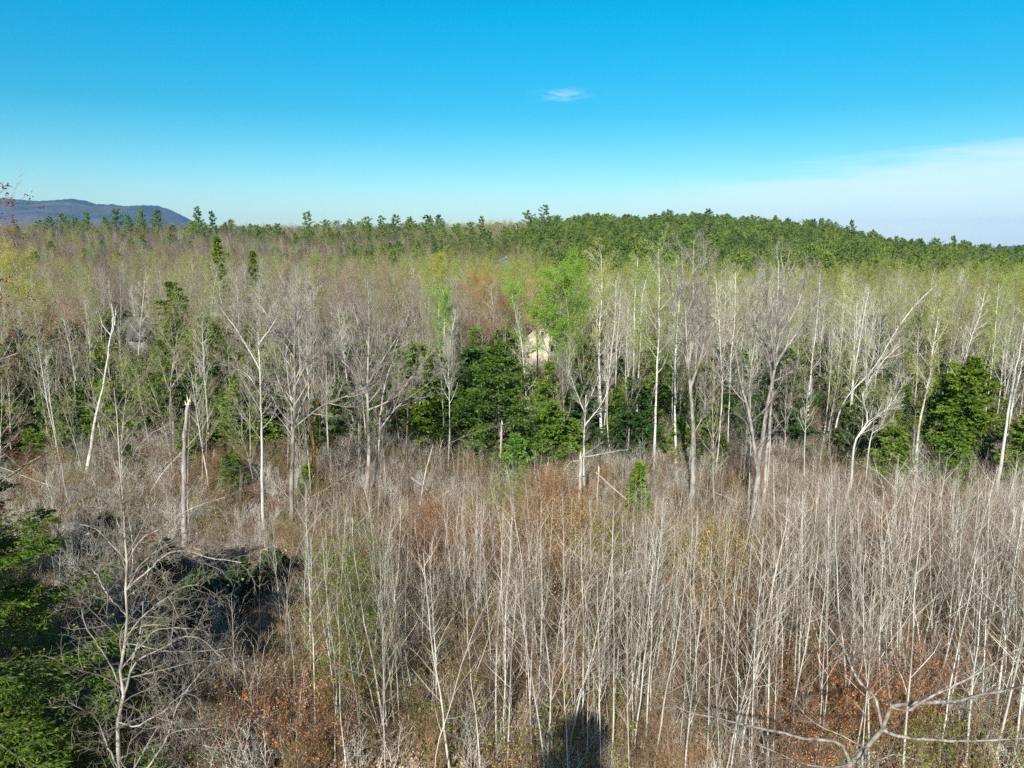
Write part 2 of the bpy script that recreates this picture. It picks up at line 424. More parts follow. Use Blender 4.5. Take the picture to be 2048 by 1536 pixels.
def conifer(seed, h, rad, mat, nb=80, n2=8, n3=7, ls=0.3, lw=0.12, kind="hem", t0=0.08, joined=False, top=0.02, tr=None, mbark=None):
    rng = np.random.default_rng(seed)
    P = trunk_path(h, rng, 0.015, 0.012, 10); r0 = tr or h * 0.011
    Rr = taper(P, r0, 0.01)
    prof = lambda t: np.clip((1 - t) ** 0.75, 0, 1)
    droop = -0.055 if kind == "hem" else 0.05
    if kind == "pine":
        az_j = 0.5
        B, BR = children(P, Rr, nb, rng, t0, 0.985, 62, 88, lambda t, pl: rad * (0.12 + prof((t - t0) / (1 - t0)) * 0.95) , K=4, wig=0.05, up=0.055, kr=0.014, rmin=0.01, jit=0.45)
    else:
        B, BR = children(P, Rr, nb, rng, t0, 0.99, 55, 88, lambda t, pl: rad * (0.08 + prof((t - t0) / (1 - t0))), K=4, wig=0.04, up=droop, kr=0.010, rmin=0.006, jit=0.35)
    C, CR = children(B, BR, n2, rng, 0.2, 1.0, 35, 65, lambda t, pl: pl * 0.42 * (1.05 - 0.6 * t), K=2, wig=0.06, up=droop * 0.6, kr=0.006, rmin=0.004)
    # flatten side twigs toward the plane of the bough
    mid = C[:, :1]; C = mid + (C - mid) * np.array([1, 1, 0.35])
    g = Geo().tubes(P, Rr, 6, 0)
    c = Geo().tubes(B, BR, 3, 0)
    fo = Geo()
    allp = np.concatenate([C, B[:, 2:5]], 0) if B.shape[1] >= 5 else C
    n = len(allp); idx = np.repeat(np.arange(n), n3)
    f = rng.random(len(idx)) * (allp.shape[1] - 1); i = np.minimum(f.astype(int), allp.shape[1] - 2); fr = (f - i)[:, None]
    pos = allp[idx, i] * (1 - fr) + allp[idx, i + 1] * fr
    T = unit(allp[idx, i + 1] - allp[idx, i])
    if kind == "pine":
        d = T * 0.6 + rng.normal(0, 0.55, T.shape); d[:, 2] += 0.35; flat = 0.1
    else:
        d = T + rng.normal(0, 0.55, T.shape) * np.array([1, 1, 0.35]); d[:, 2] -= 0.18; flat = 0.30
    pos = pos + rng.normal(0, 0.03, pos.shape)
    fo.leaves(pos, d, ls * rng.uniform(0.55, 1.3, len(idx)), lw * rng.uniform(0.7, 1.3, len(idx)), rng, 0, flat, base=0.45)
    bk = mbark or M["dark"]
    if joined:
        g.add(c); g.add(fo, dm=1)
        return g.mesh("conifer", [bk, mat])
    c2 = Geo().add(c); c2.add(fo, dm=1)
    return [("trunk", g.mesh("trunk", [bk])), ("crown", c2.mesh("crown", [bk, mat]))]

# ------------------------------------------------------------------ ground
def sheet(name, x0, x1, y0, y1, nx, ny, fz, mat, ys=None):
    xs = np.linspace(x0, x1, nx); ys = np.linspace(y0, y1, ny) if ys is None else ys
    ny = len(ys)
    gx, gy = np.meshgrid(xs, ys)
    v = np.stack([gx, gy, fz(gx, gy)], -1).reshape(-1, 3)
    i = np.arange(ny - 1)[:, None] * nx + np.arange(nx - 1)[None, :]
    f = np.stack([i, i + 1, i + nx + 1, i + nx], -1).reshape(-1, 4)
    return Geo().quads(v, f).mesh(name, [mat])
mg, t, out = base_mat("forest_floor")
tcg = N(t, "ShaderNodeTexCoord")
vo = N(t, "ShaderNodeTexVoronoi"); vo.inputs["Scale"].default_value = 9.0; L(t, tcg.outputs["Object"], vo.inputs["Vector"])
n1 = N(t, "ShaderNodeTexNoise"); n1.inputs["Scale"].default_value = 0.35; n1.inputs["Detail"].default_value = 6; L(t, tcg.outputs["Object"], n1.inputs["Vector"])
sp = N(t, "ShaderNodeSeparateXYZ"); L(t, vo.outputs["Color"], sp.inputs[0])
c1 = ramp(t, sp.outputs[0], [(0.0, (0.10, 0.06, 0.04)), (0.5, (0.26, 0.18, 0.125)), (1.0, (0.50, 0.38, 0.29))])
c2 = ramp(t, n1.outputs[0], [(0.4, (0.5, 0.47, 0.36)), (0.62, (1, 1, 1))])
c3 = MIX(t, 1.0, c1, c2, "MULTIPLY")
bb = N(t, "ShaderNodeBsdfPrincipled"); bb.inputs["Roughness"].default_value = 0.9; L(t, c3, bb.inputs["Base Color"])
bp = N(t, "ShaderNodeBump"); bp.inputs["Strength"].default_value = 0.6; bp.inputs["Distance"].default_value = 0.05
L(t, sp.outputs[1], bp.inputs["Height"]); L(t, bp.outputs[0], bb.inputs["Normal"]); L(t, bb.outputs[0], out.inputs[0])
ysg = np.concatenate([np.linspace(-60, 120, 181), np.linspace(124, 700, 120), np.linspace(720, 2400, 30), np.array([4000, 7000, 12000, 20000])])
me = sheet("ground", -1500, 1500, 0, 0, 301, 0, lambda x, y: ground_h(x, y), mg, ysg)
go = part("ground", me); setp(go, kind="structure")
# beyond the sheet's sides, a wider plain reaching the horizon, lower than everything
def plain(x, y): return np.full_like(x, -30.0) 
me = sheet("terrain", -20000, 20000, -400, 20000, 41, 41, plain, mg)
setp(part("terrain", me), kind="structure")

# ------------------------------------------------------------------ mountains
mm, t, out = base_mat("mountain_forest")
tcm = N(t, "ShaderNodeTexCoord")
n1 = N(t, "ShaderNodeTexNoise"); n1.inputs["Scale"].default_value = 0.0022; n1.inputs["Detail"].default_value = 8; n1.inputs["Distortion"].default_value = 1.2
L(t, tcm.outputs["Object"], n1.inputs["Vector"])
n2 = N(t, "ShaderNodeTexNoise"); n2.inputs["Scale"].default_value = 0.04; n2.inputs["Detail"].default_value = 4; L(t, tcm.outputs["Object"], n2.inputs["Vector"])
c = ramp(t, n1.outputs[0], [(0.42, (0.02, 0.04, 0.022)), (0.56, (0.09, 0.068, 0.055)), (0.70, (0.12, 0.09, 0.07))])
c = MIX(t, 1.0, c, ramp(t, n2.outputs[0], [(0.3, (0.6, 0.6, 0.6)), (0.7, (1.2, 1.2, 1.2))]), "MULTIPLY")
bb = N(t, "ShaderNodeBsdfPrincipled"); bb.inputs["Roughness"].default_value = 1.0; L(t, c, bb.inputs["Base Color"]); L(t, bb.outputs[0], out.inputs[0])
def ridge(name, prof, y0, depth, seed):
    px = np.array([p[0] for p in prof], float); py = np.array([p[1] for p in prof], float)
    nx, ny = 420, 60
    cols = np.linspace(px[0], px[-1], nx); tops = CAM_H + (500 - np.interp(cols, px, py)) / FPX * y0
    x = (cols - 1024) / FPX * y0 * 1.0
    s = np.linspace(-1, 1, ny)
    gx = np.broadcast_to(x, (ny, nx)); gs = s[:, None] * np.ones((1, nx))
    rr = np.random.default_rng(seed)
    nzv = 0
    for k in range(22):
        a = rr.uniform(0, 6.28); fq = rr.uniform(0.0012, 0.016); 
        nzv = nzv + np.sin((gx * math.cos(a) + gs * depth * math.sin(a)) * fq + rr.uniform(0, 6)) * (0.035 * 0.0016 / fq) ** 0.75
    base = (1 - np.abs(gs)) ** 0.8
    z = -40 + (tops[None, :] + 40) * base * (1 + nzv * 0.9 * np.abs(gs)) + (rr.random((ny, nx)) - 0.3) * 7 * (base > 0.9)
    v = np.stack([gx, y0 + gs * depth, z], -1).reshape(-1, 3)
    i = np.arange(ny - 1)[:, None] * nx + np.arange(nx - 1)[None, :]
    f = np.stack([i, i + 1, i + nx + 1, i + nx], -1).reshape(-1, 4)
    setp(part(name, Geo().quads(v, f).mesh(name, [mm])), kind="structure")
ridge("mountain", [(-900, 470), (-500, 425), (-250, 405), (-60, 398), (0, 398), (60, 402), (105, 406), (140, 404), (170, 401), (190, 404), (215, 412), (250, 412), (270, 416), (310, 414), (335, 415), (352, 421), (372, 434), (400, 452), (450, 485), (520, 520)], 5200, 1500, 3)
ridge("mountain", [(1850, 515), (1960, 497), (2020, 492), (2100, 486), (2300, 478), (2600, 500)], 7000, 1500, 9)

# ------------------------------------------------------------------ GN scatter for what nobody could count
def scatter(name, meshes, pts, rots, scl, idx, label=None):
    """One object: points carrying instances picked from a private collection of meshes."""
    colx = bpy.data.collections.new(name + "_kinds")
    for i, me in enumerate(meshes):
        o = bpy.data.objects.new("%s_kind_%02d" % (name, i), me); colx.objects.link(o)
    me = bpy.data.meshes.new(name); n = len(pts)
    me.vertices.add(n); me.vertices.foreach_set("co", np.asarray(pts, np.float32).ravel())
    a = me.attributes.new("rot", "FLOAT_VECTOR", "POINT"); a.data.foreach_set("vector", np.asarray(rots, np.float32).ravel())
    a = me.attributes.new("scl", "FLOAT_VECTOR", "POINT"); a.data.foreach_set("vector", np.asarray(scl, np.float32).ravel())
    a = me.attributes.new("pick", "INT", "POINT"); a.data.foreach_set("value", np.asarray(idx, np.int32))
    o = part(name, me); setp(o, label, kind="stuff")
    ng = bpy.data.node_groups.new(name, "GeometryNodeTree")
    ng.interface.new_socket("Geometry", in_out="INPUT", socket_type="NodeSocketGeometry")
    ng.interface.new_socket("Geometry", in_out="OUTPUT", socket_type="NodeSocketGeometry")
    gi, go_ = N(ng, "NodeGroupInput"), N(ng, "NodeGroupOutput")
    ci = N(ng, "GeometryNodeCollectionInfo"); ci.inputs["Collection"].default_value = colx
    ci.inputs["Separate Children"].default_value = True; ci.inputs["Reset Children"].default_value = True
    ip = N(ng, "GeometryNodeInstanceOnPoints"); ip.inputs["Pick Instance"].default_value = True
    def attr(nm, ty):
        q = N(ng, "GeometryNodeInputNamedAttribute", data_type=ty); q.inputs["Name"].default_value = nm
        return q.outputs["Attribute"]
    er = N(ng, "FunctionNodeEulerToRotation")
    L(ng, attr("rot", "FLOAT_VECTOR"), er.inputs[0]); L(ng, er.outputs[0], ip.inputs["Rotation"])
    L(ng, attr("scl", "FLOAT_VECTOR"), ip.inputs["Scale"]); L(ng, attr("pick", "INT"), ip.inputs["Instance Index"])
    L(ng, gi.outputs[0], ip.inputs["Points"]); L(ng, ci.outputs[0], ip.inputs["Instance"]); L(ng, ip.outputs[0], go_.inputs[0])
    md = o.modifiers.new("scatter", "NODES"); md.node_group = ng
    return o

def frustum_pts(y0, y1, per, rng, margin=4.0, pxr=(-60, 2110)):
    """Jittered points over the part of the ground the photo sees, one per `per` m2."""
    s = math.sqrt(per)
    xm = (abs(pxr[1] - 1024) / FPX) * (y1 * 1.05 + 5) + margin
    xs = np.arange(-xm, xm, s); ys = np.arange(y0, y1, s)
    gx, gy = np.meshgrid(xs, ys); gx = gx.ravel() + rng.uniform(-.5, .5, gx.size) * s; gy = gy.ravel() + rng.uniform(-.5, .5, gy.size) * s
    zc = gy * CP + (CAM_H - 4) * SP
    px = 1024 + FPX * gx / zc
    k = (px > pxr[0] - margin * FPX / zc) & (px < pxr[1] + margin * FPX / zc) & (gy > y0)
    return gx[k], gy[k], px[k]

# ------------------------------------------------------------------ feature builders
def smooth_path(pts, K):
    """Catmull-Rom through the points, K+1 samples evenly by length."""
    p = np.asarray(pts, float)
    if len(p) == 2: return p[0] + (p[1] - p[0]) * np.linspace(0, 1, K + 1)[:, None]
    q = np.vstack([2 * p[0] - p[1], p, 2 * p[-1] - p[-2]])
    out = []
    for i in range(1, len(q) - 2):
        for s in np.linspace(0, 1, 8, endpoint=False):
            a, b, c, d = q[i - 1], q[i], q[i + 1], q[i + 2]
            out.append(0.5 * ((2 * b) + (c - a) * s + (2 * a - 5 * b + 4 * c - d) * s * s + (3 * b - a - 3 * c + d) * s ** 3))
    out = np.array(out + [p[-1]])
    l = np.concatenate([[0], np.cumsum(np.linalg.norm(np.diff(out, axis=0), axis=1))])
    s = np.linspace(0, l[-1], K + 1)
    return np.stack([np.interp(s, l, out[:, k]) for k in range(3)], 1)
def ydepth(py): return CAM_H / math.tan(R(PITCH) + math.atan((py - 768) / FPX))

C1 = dict(n=16, len=0.16, fall=0.45, t0=0.45, a0=25, a1=52, K=5, wig=0.10, up=0.12, kr=0.019, rmin=0.014, sides=4)
C2 = dict(n=8, len=0.42, fall=0.4, t0=0.2, a0=25, a1=52, K=3, wig=0.13, up=0.08, kr=0.013, rmin=0.011)
C3 = dict(n=6, len=0.48, fall=0.3, t0=0.2, a0=20, a1=50, K=2, wig=0.13, up=0.08, kr=0.010, rmin=0.0085)
def sub(base, **kw):
    d = dict(base); d.update(kw); return d
def px_tree(name, label, path, y, r0, r1=0.03, limbs=(), crown=None, limbcrown=None, mt="bark", mtw="mapletwig", leaf=None, seed=1, cat="tree", group=None, K=18, slim=1.0, leafper=3.0, leafsize=0.06, dy=0.0, reach=0.0, ends=None):
    """A tree whose stem and limbs follow measured outlines at its own distance, with limbs spread in depth."""
    rng = np.random.default_rng(seed)
    n = len(path)
    pts = np.array([at(px, py, y + reach * i / max(n - 1, 1)) for i, (px, py) in enumerate(path)])
    pts[0, 2] = gz(pts[0, 0], pts[0, 1]) - 0.3
    base = np.array([pts[0, 0], pts[0, 1], pts[0, 2] + 0.3])
    P = smooth_path(pts, K)[None] - base
    P[0, 1:-1] += rng.normal(0, 0.02, (K - 1, 3)) * np.array([1, 1, 0])
    Rr = taper(P, r0 * slim, r1, 0.75); Rr[:, 0] *= 1.3
    Rr = Rr * (1 + rng.normal(0, 0.06, Rr.shape))
    root = empty(name, tuple(base), label=label, cat=cat, group=group)
    part("trunk", Geo().tubes(P, Rr, 8, 0).mesh("trunk", [M[mt], M["break"]]), root)
    if cat == "tree" and name == "dead_tree" and r1 > 0.04:
        tp = P[0, -1]; m_ = 9; st = tp + rng.normal(0, r1 * 0.45, (m_, 3)) * np.array([1, 1, 0]) - np.array([0, 0, 0.1])
        dd_ = rng.normal(0, 0.12, (m_, 3)); dd_[:, 2] = 1
        Q = polylines(st, dd_, rng.uniform(0.15, 0.55, m_) + 0.1, 2, rng, 0.05); QR = taper(Q, r1 * 0.42, 0.006)
        part("broken_top", Geo().tubes(Q, QR, 4, 0).mesh("broken_top", [M["break"] if mt == "snag" else M[mt]]), root)
    c = Geo(); LP, LR = [], []
    for j, lb in enumerate(limbs):
        lp, ra, rb = lb[0], lb[1], lb[2]
        dep = lb[3] if len(lb) > 3 else rng.uniform(-1, 1) * 0.9
        q = np.array([at(px, py, y) for px, py in lp]) - base
        # start where the limb leaves the trunk
        k = np.argmin(np.linalg.norm((P[0] - q[0]) , axis=1)); q0 = P[0, k]
        if np.linalg.norm(q0 - q[0]) < 0.6: q[0] = q0
        for i in range(1, len(q)):
            s = i / (len(q) - 1)
            q[i] = np.array([0, 0, CAM_H]) - base + (q[i] + base - np.array([0, 0, CAM_H])) * (1 + dep * s / y)
        lpth = smooth_path(q, 20)[None]
        lpth[0, 1:] += np.cumsum(rng.normal(0, 0.012, (20, 3)), 0)
        lr = taper(lpth, ra, rb) * (1 + rng.normal(0, 0.09, (1, 21)))
        part("limb", Geo().tubes(lpth, lr, 6, 0).mesh("limb", [M[mt]]), root)
        LP.append(lpth); LR.append(lr)
    lv = []
    if crown:
        p, r = P, Rr
        for x in bare_crown(p, r, rng, crown): lv.append(x)
    if limbcrown and LP:
        # limbs all share the sample count, so they grow together
        A, B = np.concatenate(LP), np.concatenate(LR)
        for x in bare_crown(A, B, rng, limbcrown): lv.append(x)
    for p, r, s in lv: c.tubes(p, r, s, 0)
    if lv: part("branches", c.mesh("branches", [M[mtw]]), root)
    if leaf and lv:
        g = Geo()
        for x in [l for l in lv if l[2] == 3][-1:] if not limbcrown or not crown else [lv[len(crown) - 1], lv[-1]]:
            crown_leaves(g, [x], rng, leafper, leafsize, leafsize * 0.7, 0)
        part("foliage", g.mesh("foliage", [M[leaf]]), root)
    return root, base, P

# ---- houses among the trees
def wall_mat(name, col, rows=7.0):
    m, t, out = base_mat(name)
    tc = N(t, "ShaderNodeTexCoord"); wv = N(t, "ShaderNodeTexWave", bands_direction="Z"); wv.inputs["Scale"].default_value = rows
    wv.inputs["Distortion"].default_value = 0.1; L(t, tc.outputs["Object"], wv.inputs["Vector"])
    nz = N(t, "ShaderNodeTexNoise"); nz.inputs["Scale"].default_value = 1.3; L(t, tc.outputs["Object"], nz.inputs["Vector"])
    c = MIX(t, 1.0, col, ramp(t, nz.outputs[0], [(0.3, (0.82, 0.82, 0.8)), (0.7, (1, 1, 1))]), "MULTIPLY")
    b = N(t, "ShaderNodeBsdfPrincipled"); b.inputs["Roughness"].default_value = 0.7; L(t, c, b.inputs["Base Color"])
    bp = N(t, "ShaderNodeBump"); bp.inputs["Distance"].default_value = 0.02; L(t, wv.outputs[0], bp.inputs["Height"]); L(t, bp.outputs[0], b.inputs["Normal"])
    L(t, b.outputs[0], out.inputs[0]); return m
M["cream"] = wall_mat("cream_siding", (0.76, 0.69, 0.53)); M["greyw"] = wall_mat("grey_siding", (0.50, 0.47, 0.42))
M["roofg"] = wall_mat("grey_shingles", (0.10, 0.09, 0.08), 3.0); M["roofb"] = wall_mat("blue_grey_roof", (0.16, 0.19, 0.22), 3.0)
M["white"] = wall_mat("white_trim", (0.78, 0.77, 0.72), 0.1)
gm, t, out = base_mat("window_glass"); b = N(t, "ShaderNodeBsdfPrincipled")
b.inputs["Base Color"].default_value = (0.03, 0.035, 0.04, 1); b.inputs["Roughness"].default_value = 0.12; L(t, b.outputs[0], out.inputs[0]); M["glass"] = gm

def gable_house(name, label, loc, rz, w_, d_, hw, hr, mw, mr, wins, end_on=True, group=None):
    root = empty(name, loc, rz, label=label, cat="house")
    g = Geo(); g.box(-w_/2, -d_/2, -1.5, w_/2, d_/2, hw)
    v = [(-w_/2, -d_/2, hw), (w_/2, -d_/2, hw), (0, -d_/2, hw + hr), (0, -d_/2, hw + hr), (-w_/2, d_/2, hw), (w_/2, d_/2, hw), (0, d_/2, hw + hr), (0, d_/2, hw + hr)]
    g.quads(v, [(0, 1, 2, 3), (5, 4, 6, 7), (0, 3, 6, 4), (2, 1, 5, 7)])
    part("wall", g.mesh("wall", [mw], True), root)
    r = Geo(); o = 0.45; k = hr / (w_ / 2); th = 0.26
    for s in (-1, 1):
        x0, z0 = s * (w_/2 + o), hw - o * k
        a = [(x0, -d_/2 - o, z0 + 0.03), (0, -d_/2 - o, hw + hr + 0.03), (0, d_/2 + o, hw + hr + 0.03), (x0, d_/2 + o, z0 + 0.03)]
        bt = [(p[0], p[1], p[2] + th) for p in a]
        r.quads(a + bt, [(0, 1, 2, 3), (4, 5, 6, 7), (0, 1, 5, 4), (3, 2, 6, 7), (0, 3, 7, 4)])
    ro = part("roof", r.mesh("roof", [mr], True), root)
    ch = Geo().box(w_*0.18, 0.5, hw + hr*0.4, w_*0.18 + 0.7, 1.2, hw + hr + 0.8); co = part("chimney", ch.mesh("chimney", [M["snag"]], True), ro)
    for (cx, cz, ww, wh) in wins:
        f = Geo(); e = 0.09; y0 = -d_/2 - 0.05
        f.box(cx-ww/2-e, y0, cz-wh/2-e, cx+ww/2+e, y0+0.048, cz-wh/2); f.box(cx-ww/2-e, y0, cz+wh/2, cx+ww/2+e, y0+0.048, cz+wh/2+e)
        f.box(cx-ww/2-e, y0, cz-wh/2, cx-ww/2, y0+0.048, cz+wh/2); f.box(cx+ww/2, y0, cz-wh/2, cx+ww/2+e, y0+0.048, cz+wh/2)
        wo = part("window", f.mesh("window", [M["white"]], True), root)
        part("pane", Geo().box(cx-ww/2, y0+0.01, cz-wh/2, cx+ww/2, y0+0.047, cz+wh/2).mesh("pane", [M["glass"]], True), wo)
    return root
p = at(1085, 716, 118)
gable_house("cream_house", "cream sided house with a steep gable, half hidden behind the fresh green tree", (p[0], 118 + 4, 0.55), R(-6), 6.4, 9.0, 2.9, 2.9, M["cream"], M["roofg"], [(2.1, 1.6, 0.7, 1.0), (0.4, 4.0, 0.5, 0.7)])
p = at(985, 716, 124)
gable_house("garage", "low blue grey building beside the cream house behind the red flowering tree", (p[0], 128, 0.2), R(84), 6.0, 6.5, 2.2, 1.2, M["greyw"], M["roofb"], [(0, 1.3, 0.9, 0.8)])
p = at(272, 700, 122)
gable_house("grey_house", "weathered grey house with a shingled roof among the trees", (p[0], 126, 0.7), R(62), 7.0, 7.6, 2.6, 2.9, M["greyw"], M["roofg"], [(-2.2, 1.4, 1.1, 1.2), (0.3, 1.4, 1.1, 1.2), (2.3, 1.4, 0.9, 1.2)])
p = at(1008, 518, 330)
gable_house("farm_shed", "small dark grey shed in a gap under the tall pines", (p[0], 330, gz(p[0], 330) + 6.0), R(20), 5, 6, 3, 1.6, M["roofb"], M["roofb"], [(0, 1.5, 1, 1)])

# ---- rock
rr_ = np.random.default_rng(5)
u, v_ = np.meshgrid(np.linspace(0, 2*math.pi, 25)[:-1], np.linspace(-0.5*math.pi, 0.5*math.pi, 14))
def rocks(u, v, s):
    d = np.stack([np.cos(v)*np.cos(u), np.cos(v)*np.sin(u), np.sin(v)], -1)
    r = 1 + 0.16*np.sin(3.1*d[..., 0]+s) + 0.13*np.sin(5*d[..., 1]+2*s) + 0.1*np.sin(7*d[..., 2]+4*d[..., 0]) + 0.05*np.sin(13*d[..., 0]+9*d[..., 1])
    return d * r[..., None]
for px, py, sx, sy, sz, lab in [(148, 1092, 1.15, 0.9, 0.85, "pale grey boulder showing through brush beside the dark hemlock"), (820, 1460, 0.3, 0.25, 0.18, "small flat stone in leaf litter between the thin saplings")]:
    y = ydepth(py + 20); x = px_x(px, y)
    P = rocks(u, v_, px*0.1) * np.array([sx, sy, sz]); nn, mmn = P.shape[0], P.shape[1]
    i = np.arange(nn-1)[:, None]*mmn; j = np.arange(mmn)[None, :]; j2 = (j+1) % mmn
    f = np.stack([i+j, i+j2, i+mmn+j2, i+mmn+j], -1).reshape(-1, 4)
    o = part("boulder", Geo().quads(P.reshape(-1, 3), f).mesh("boulder", [M["rock"]] if "rock" in M else [M["snag"]]))
    o.location = (x, y, gz(x, y) + sz*0.35); setp(o, lab, "rock")

# ---- big bare trees in front of the wood
MC = [sub(C1, n=12, len=0.32, t0=0.15, K=5), sub(C2, n=9), sub(C3, n=6), sub(C3, n=3)]
px_tree("maple_tree", "big smooth grey maple, straight trunk parting into upright limbs in mid wood", [(1382, 1042), (1387, 920), (1384, 800), (1378, 735), (1385, 650), (1386, 520), (1388, 480)], ydepth(1040), 0.24, 0.02,
    [([(1380, 745), (1362, 670), (1350, 600), (1330, 545)], .09, .02, 1.0), ([(1384, 790), (1405, 700), (1415, 620), (1420, 520)], .10, .02, -1.0),
     ([(1386, 700), (1400, 640), (1400, 560), (1410, 500)], .07, .015, 1.5), ([(1381, 740), (1372, 660), (1365, 560), (1362, 495)], .08, .015, -1.5), ([(1390, 880), (1408, 820), (1412, 740)], .05, .015, 0.5)],
    crown=[sub(C1, n=14, len=0.13, t0=0.6), C2, C3], limbcrown=MC, seed=11)
px_tree("maple_tree", "big maple forking low into two bare limbs beside a straight twin stem", [(1503, 1055), (1518, 930), (1532, 830), (1547, 750), (1560, 660), (1568, 560), (1560, 500)], ydepth(1050), 0.22, 0.02,
    [([(1516, 945), (1500, 840), (1482, 770), (1470, 700), (1450, 640)], .13, .02, -1.2), ([(1547, 752), (1530, 690), (1505, 640), (1480, 590)], .09, .015, 1), ([(1549, 745), (1575, 690), (1610, 640), (1645, 590)], .09, .015, 0.6),
     ([(1553, 720), (1540, 640), (1535, 560), (1530, 520)], .07, .015, -1.6), ([(1560, 680), (1590, 620), (1610, 560), (1620, 525)], .06, .012, 1.5), ([(1545, 760), (1565, 755), (1600, 735)], .05, .012, -0.5)],
    crown=[sub(C1, n=16, len=0.16, t0=0.55), C2, C3], limbcrown=MC, seed=12)
px_tree("maple_tree", "straight grey stem standing right against the low forked maple", [(1524, 1045), (1532, 930), (1540, 840), (1545, 760), (1540, 660), (1545, 570)], ydepth(1048) + 1.2, 0.15, 0.02,
    crown=[sub(C1, n=14, len=0.17, t0=0.55), C2, C3], seed=13)
px_tree("maple_tree", "tall grey maple with double trunk and long limbs behind the mossy snag", [(733, 1010), (738, 900), (735, 780), (738, 650), (735, 560)], ydepth(1005), 0.19, 0.02,
    [([(738, 830), (790, 795), (830, 745), (872, 695)], .07, .012, -1), ([(737, 760), (780, 700), (815, 640), (830, 590)], .06, .012, 1), ([(737, 790), (700, 740), (660, 700), (640, 660)], .05, .01, 0.5), ([(736, 700), (715, 640), (700, 580)], .05, .01, -1)],
    crown=[sub(C1, n=18, len=0.20, t0=0.45), C2, C3], limbcrown=MC, seed=14, leaf="lorange", leafper=0.25, leafsize=0.05)
px_tree("maple_tree", "grey maple stem leaning away from its taller double neighbour", [(745, 1000), (757, 890), (766, 790), (790, 700), (812, 620)], ydepth(1000) + 0.8, 0.14, 0.02,
    [([(760, 850), (800, 810), (850, 775), (905, 720)], .06, .012, 1), ([(768, 790), (760, 720), (770, 650)], .05, .012, -1)],
    crown=[sub(C1, n=14, len=0.2, t0=0.5), C2, C3], limbcrown=MC, seed=15)
px_tree("maple_tree", "twin stemmed pale grey maple beside the slim white stem", [(582, 1062), (584, 940), (590, 800), (588, 700), (592, 610), (598, 570)], ydepth(1055), 0.20, 0.02,
    [([(584, 900), (582, 820), (575, 740), (570, 640)], .10, .015, 0.8), ([(588, 760), (620, 720), (655, 690), (690, 680)], .06, .01, -0.8), ([(588, 720), (560, 670), (530, 620), (500, 590)], .06, .01, 0.9), ([(590, 660), (620, 600), (640, 560)], .05, .01, -1), ([(587, 800), (555, 770), (520, 750)], .04, .01, 0.4), ([(592, 860), (640, 815), (700, 790), (760, 760)], .06, .01, -1.2)],
    crown=[sub(C1, n=18, len=0.2, t0=0.4), C2, C3], limbcrown=MC, seed=16, leaf="lred", leafper=0.12, leafsize=0.05)
px_tree("maple_tree", "slim pale stem with a spreading bare crown beside the yellow green hemlocks", [(527, 1065), (524, 930), (522, 800), (518, 700), (514, 640)], ydepth(1060), 0.13, 0.02,
    [([(519, 730), (480, 670), (450, 630), (430, 600)], .05, .01, 0.8), ([(518, 700), (545, 650), (560, 610)], .05, .01, -0.8), ([(521, 780), (490, 745), (440, 725)], .04, .01, -0.5)],
    crown=[sub(C1, n=20, len=0.2, t0=0.45), C2, C3], limbcrown=MC, seed=17, mt="pale", leaf="lred", leafper=0.10, leafsize=0.05)
px_tree("dead_tree", "dark bare pole without limbs, standing near the double trunk maple", [(815, 975), (813, 900), (816, 820), (818, 770)], ydepth(972), 0.11, 0.05, crown=[sub(C1, n=5, len=0.12, t0=0.6), sub(C2, n=3)], mt="dark", mtw="twig", seed=18)
px_tree("dead_tree", "twisted snag covered in orange brown moss", [(625, 975), (627, 900), (622, 850), (612, 815), (606, 780)], ydepth(975), 0.20, 0.07,
    [([(624, 860), (634, 820), (628, 790), (622, 760)], .11, .06, 0.5), ([(628, 930), (640, 880), (638, 820), (636, 800)], .07, .05, -0.6)], mt="moss", seed=19)
px_tree("dead_tree", "thick grey broken snag with a jagged pale top", [(370, 1105), (368, 1000), (369, 900), (373, 840), (377, 806)], ydepth(1095), 0.19, 0.11, mt="snag", seed=20)
px_tree("maple_tree", "slim leafing stem twined beside the thick broken snag", [(380, 1085), (375, 980), (377, 880), (380, 830), (376, 800)], ydepth(1085), 0.06, 0.015, crown=[sub(C1, n=12, len=0.15, t0=0.2), C2], seed=21, leaf="lbud", leafper=0.8, leafsize=0.06)
px_tree("dead_tree", "short dark snag with a pale broken tip among red brush", [(481, 1020), (482, 980), (484, 945)], ydepth(1018), 0.17, 0.14, mt="dark", seed=22)
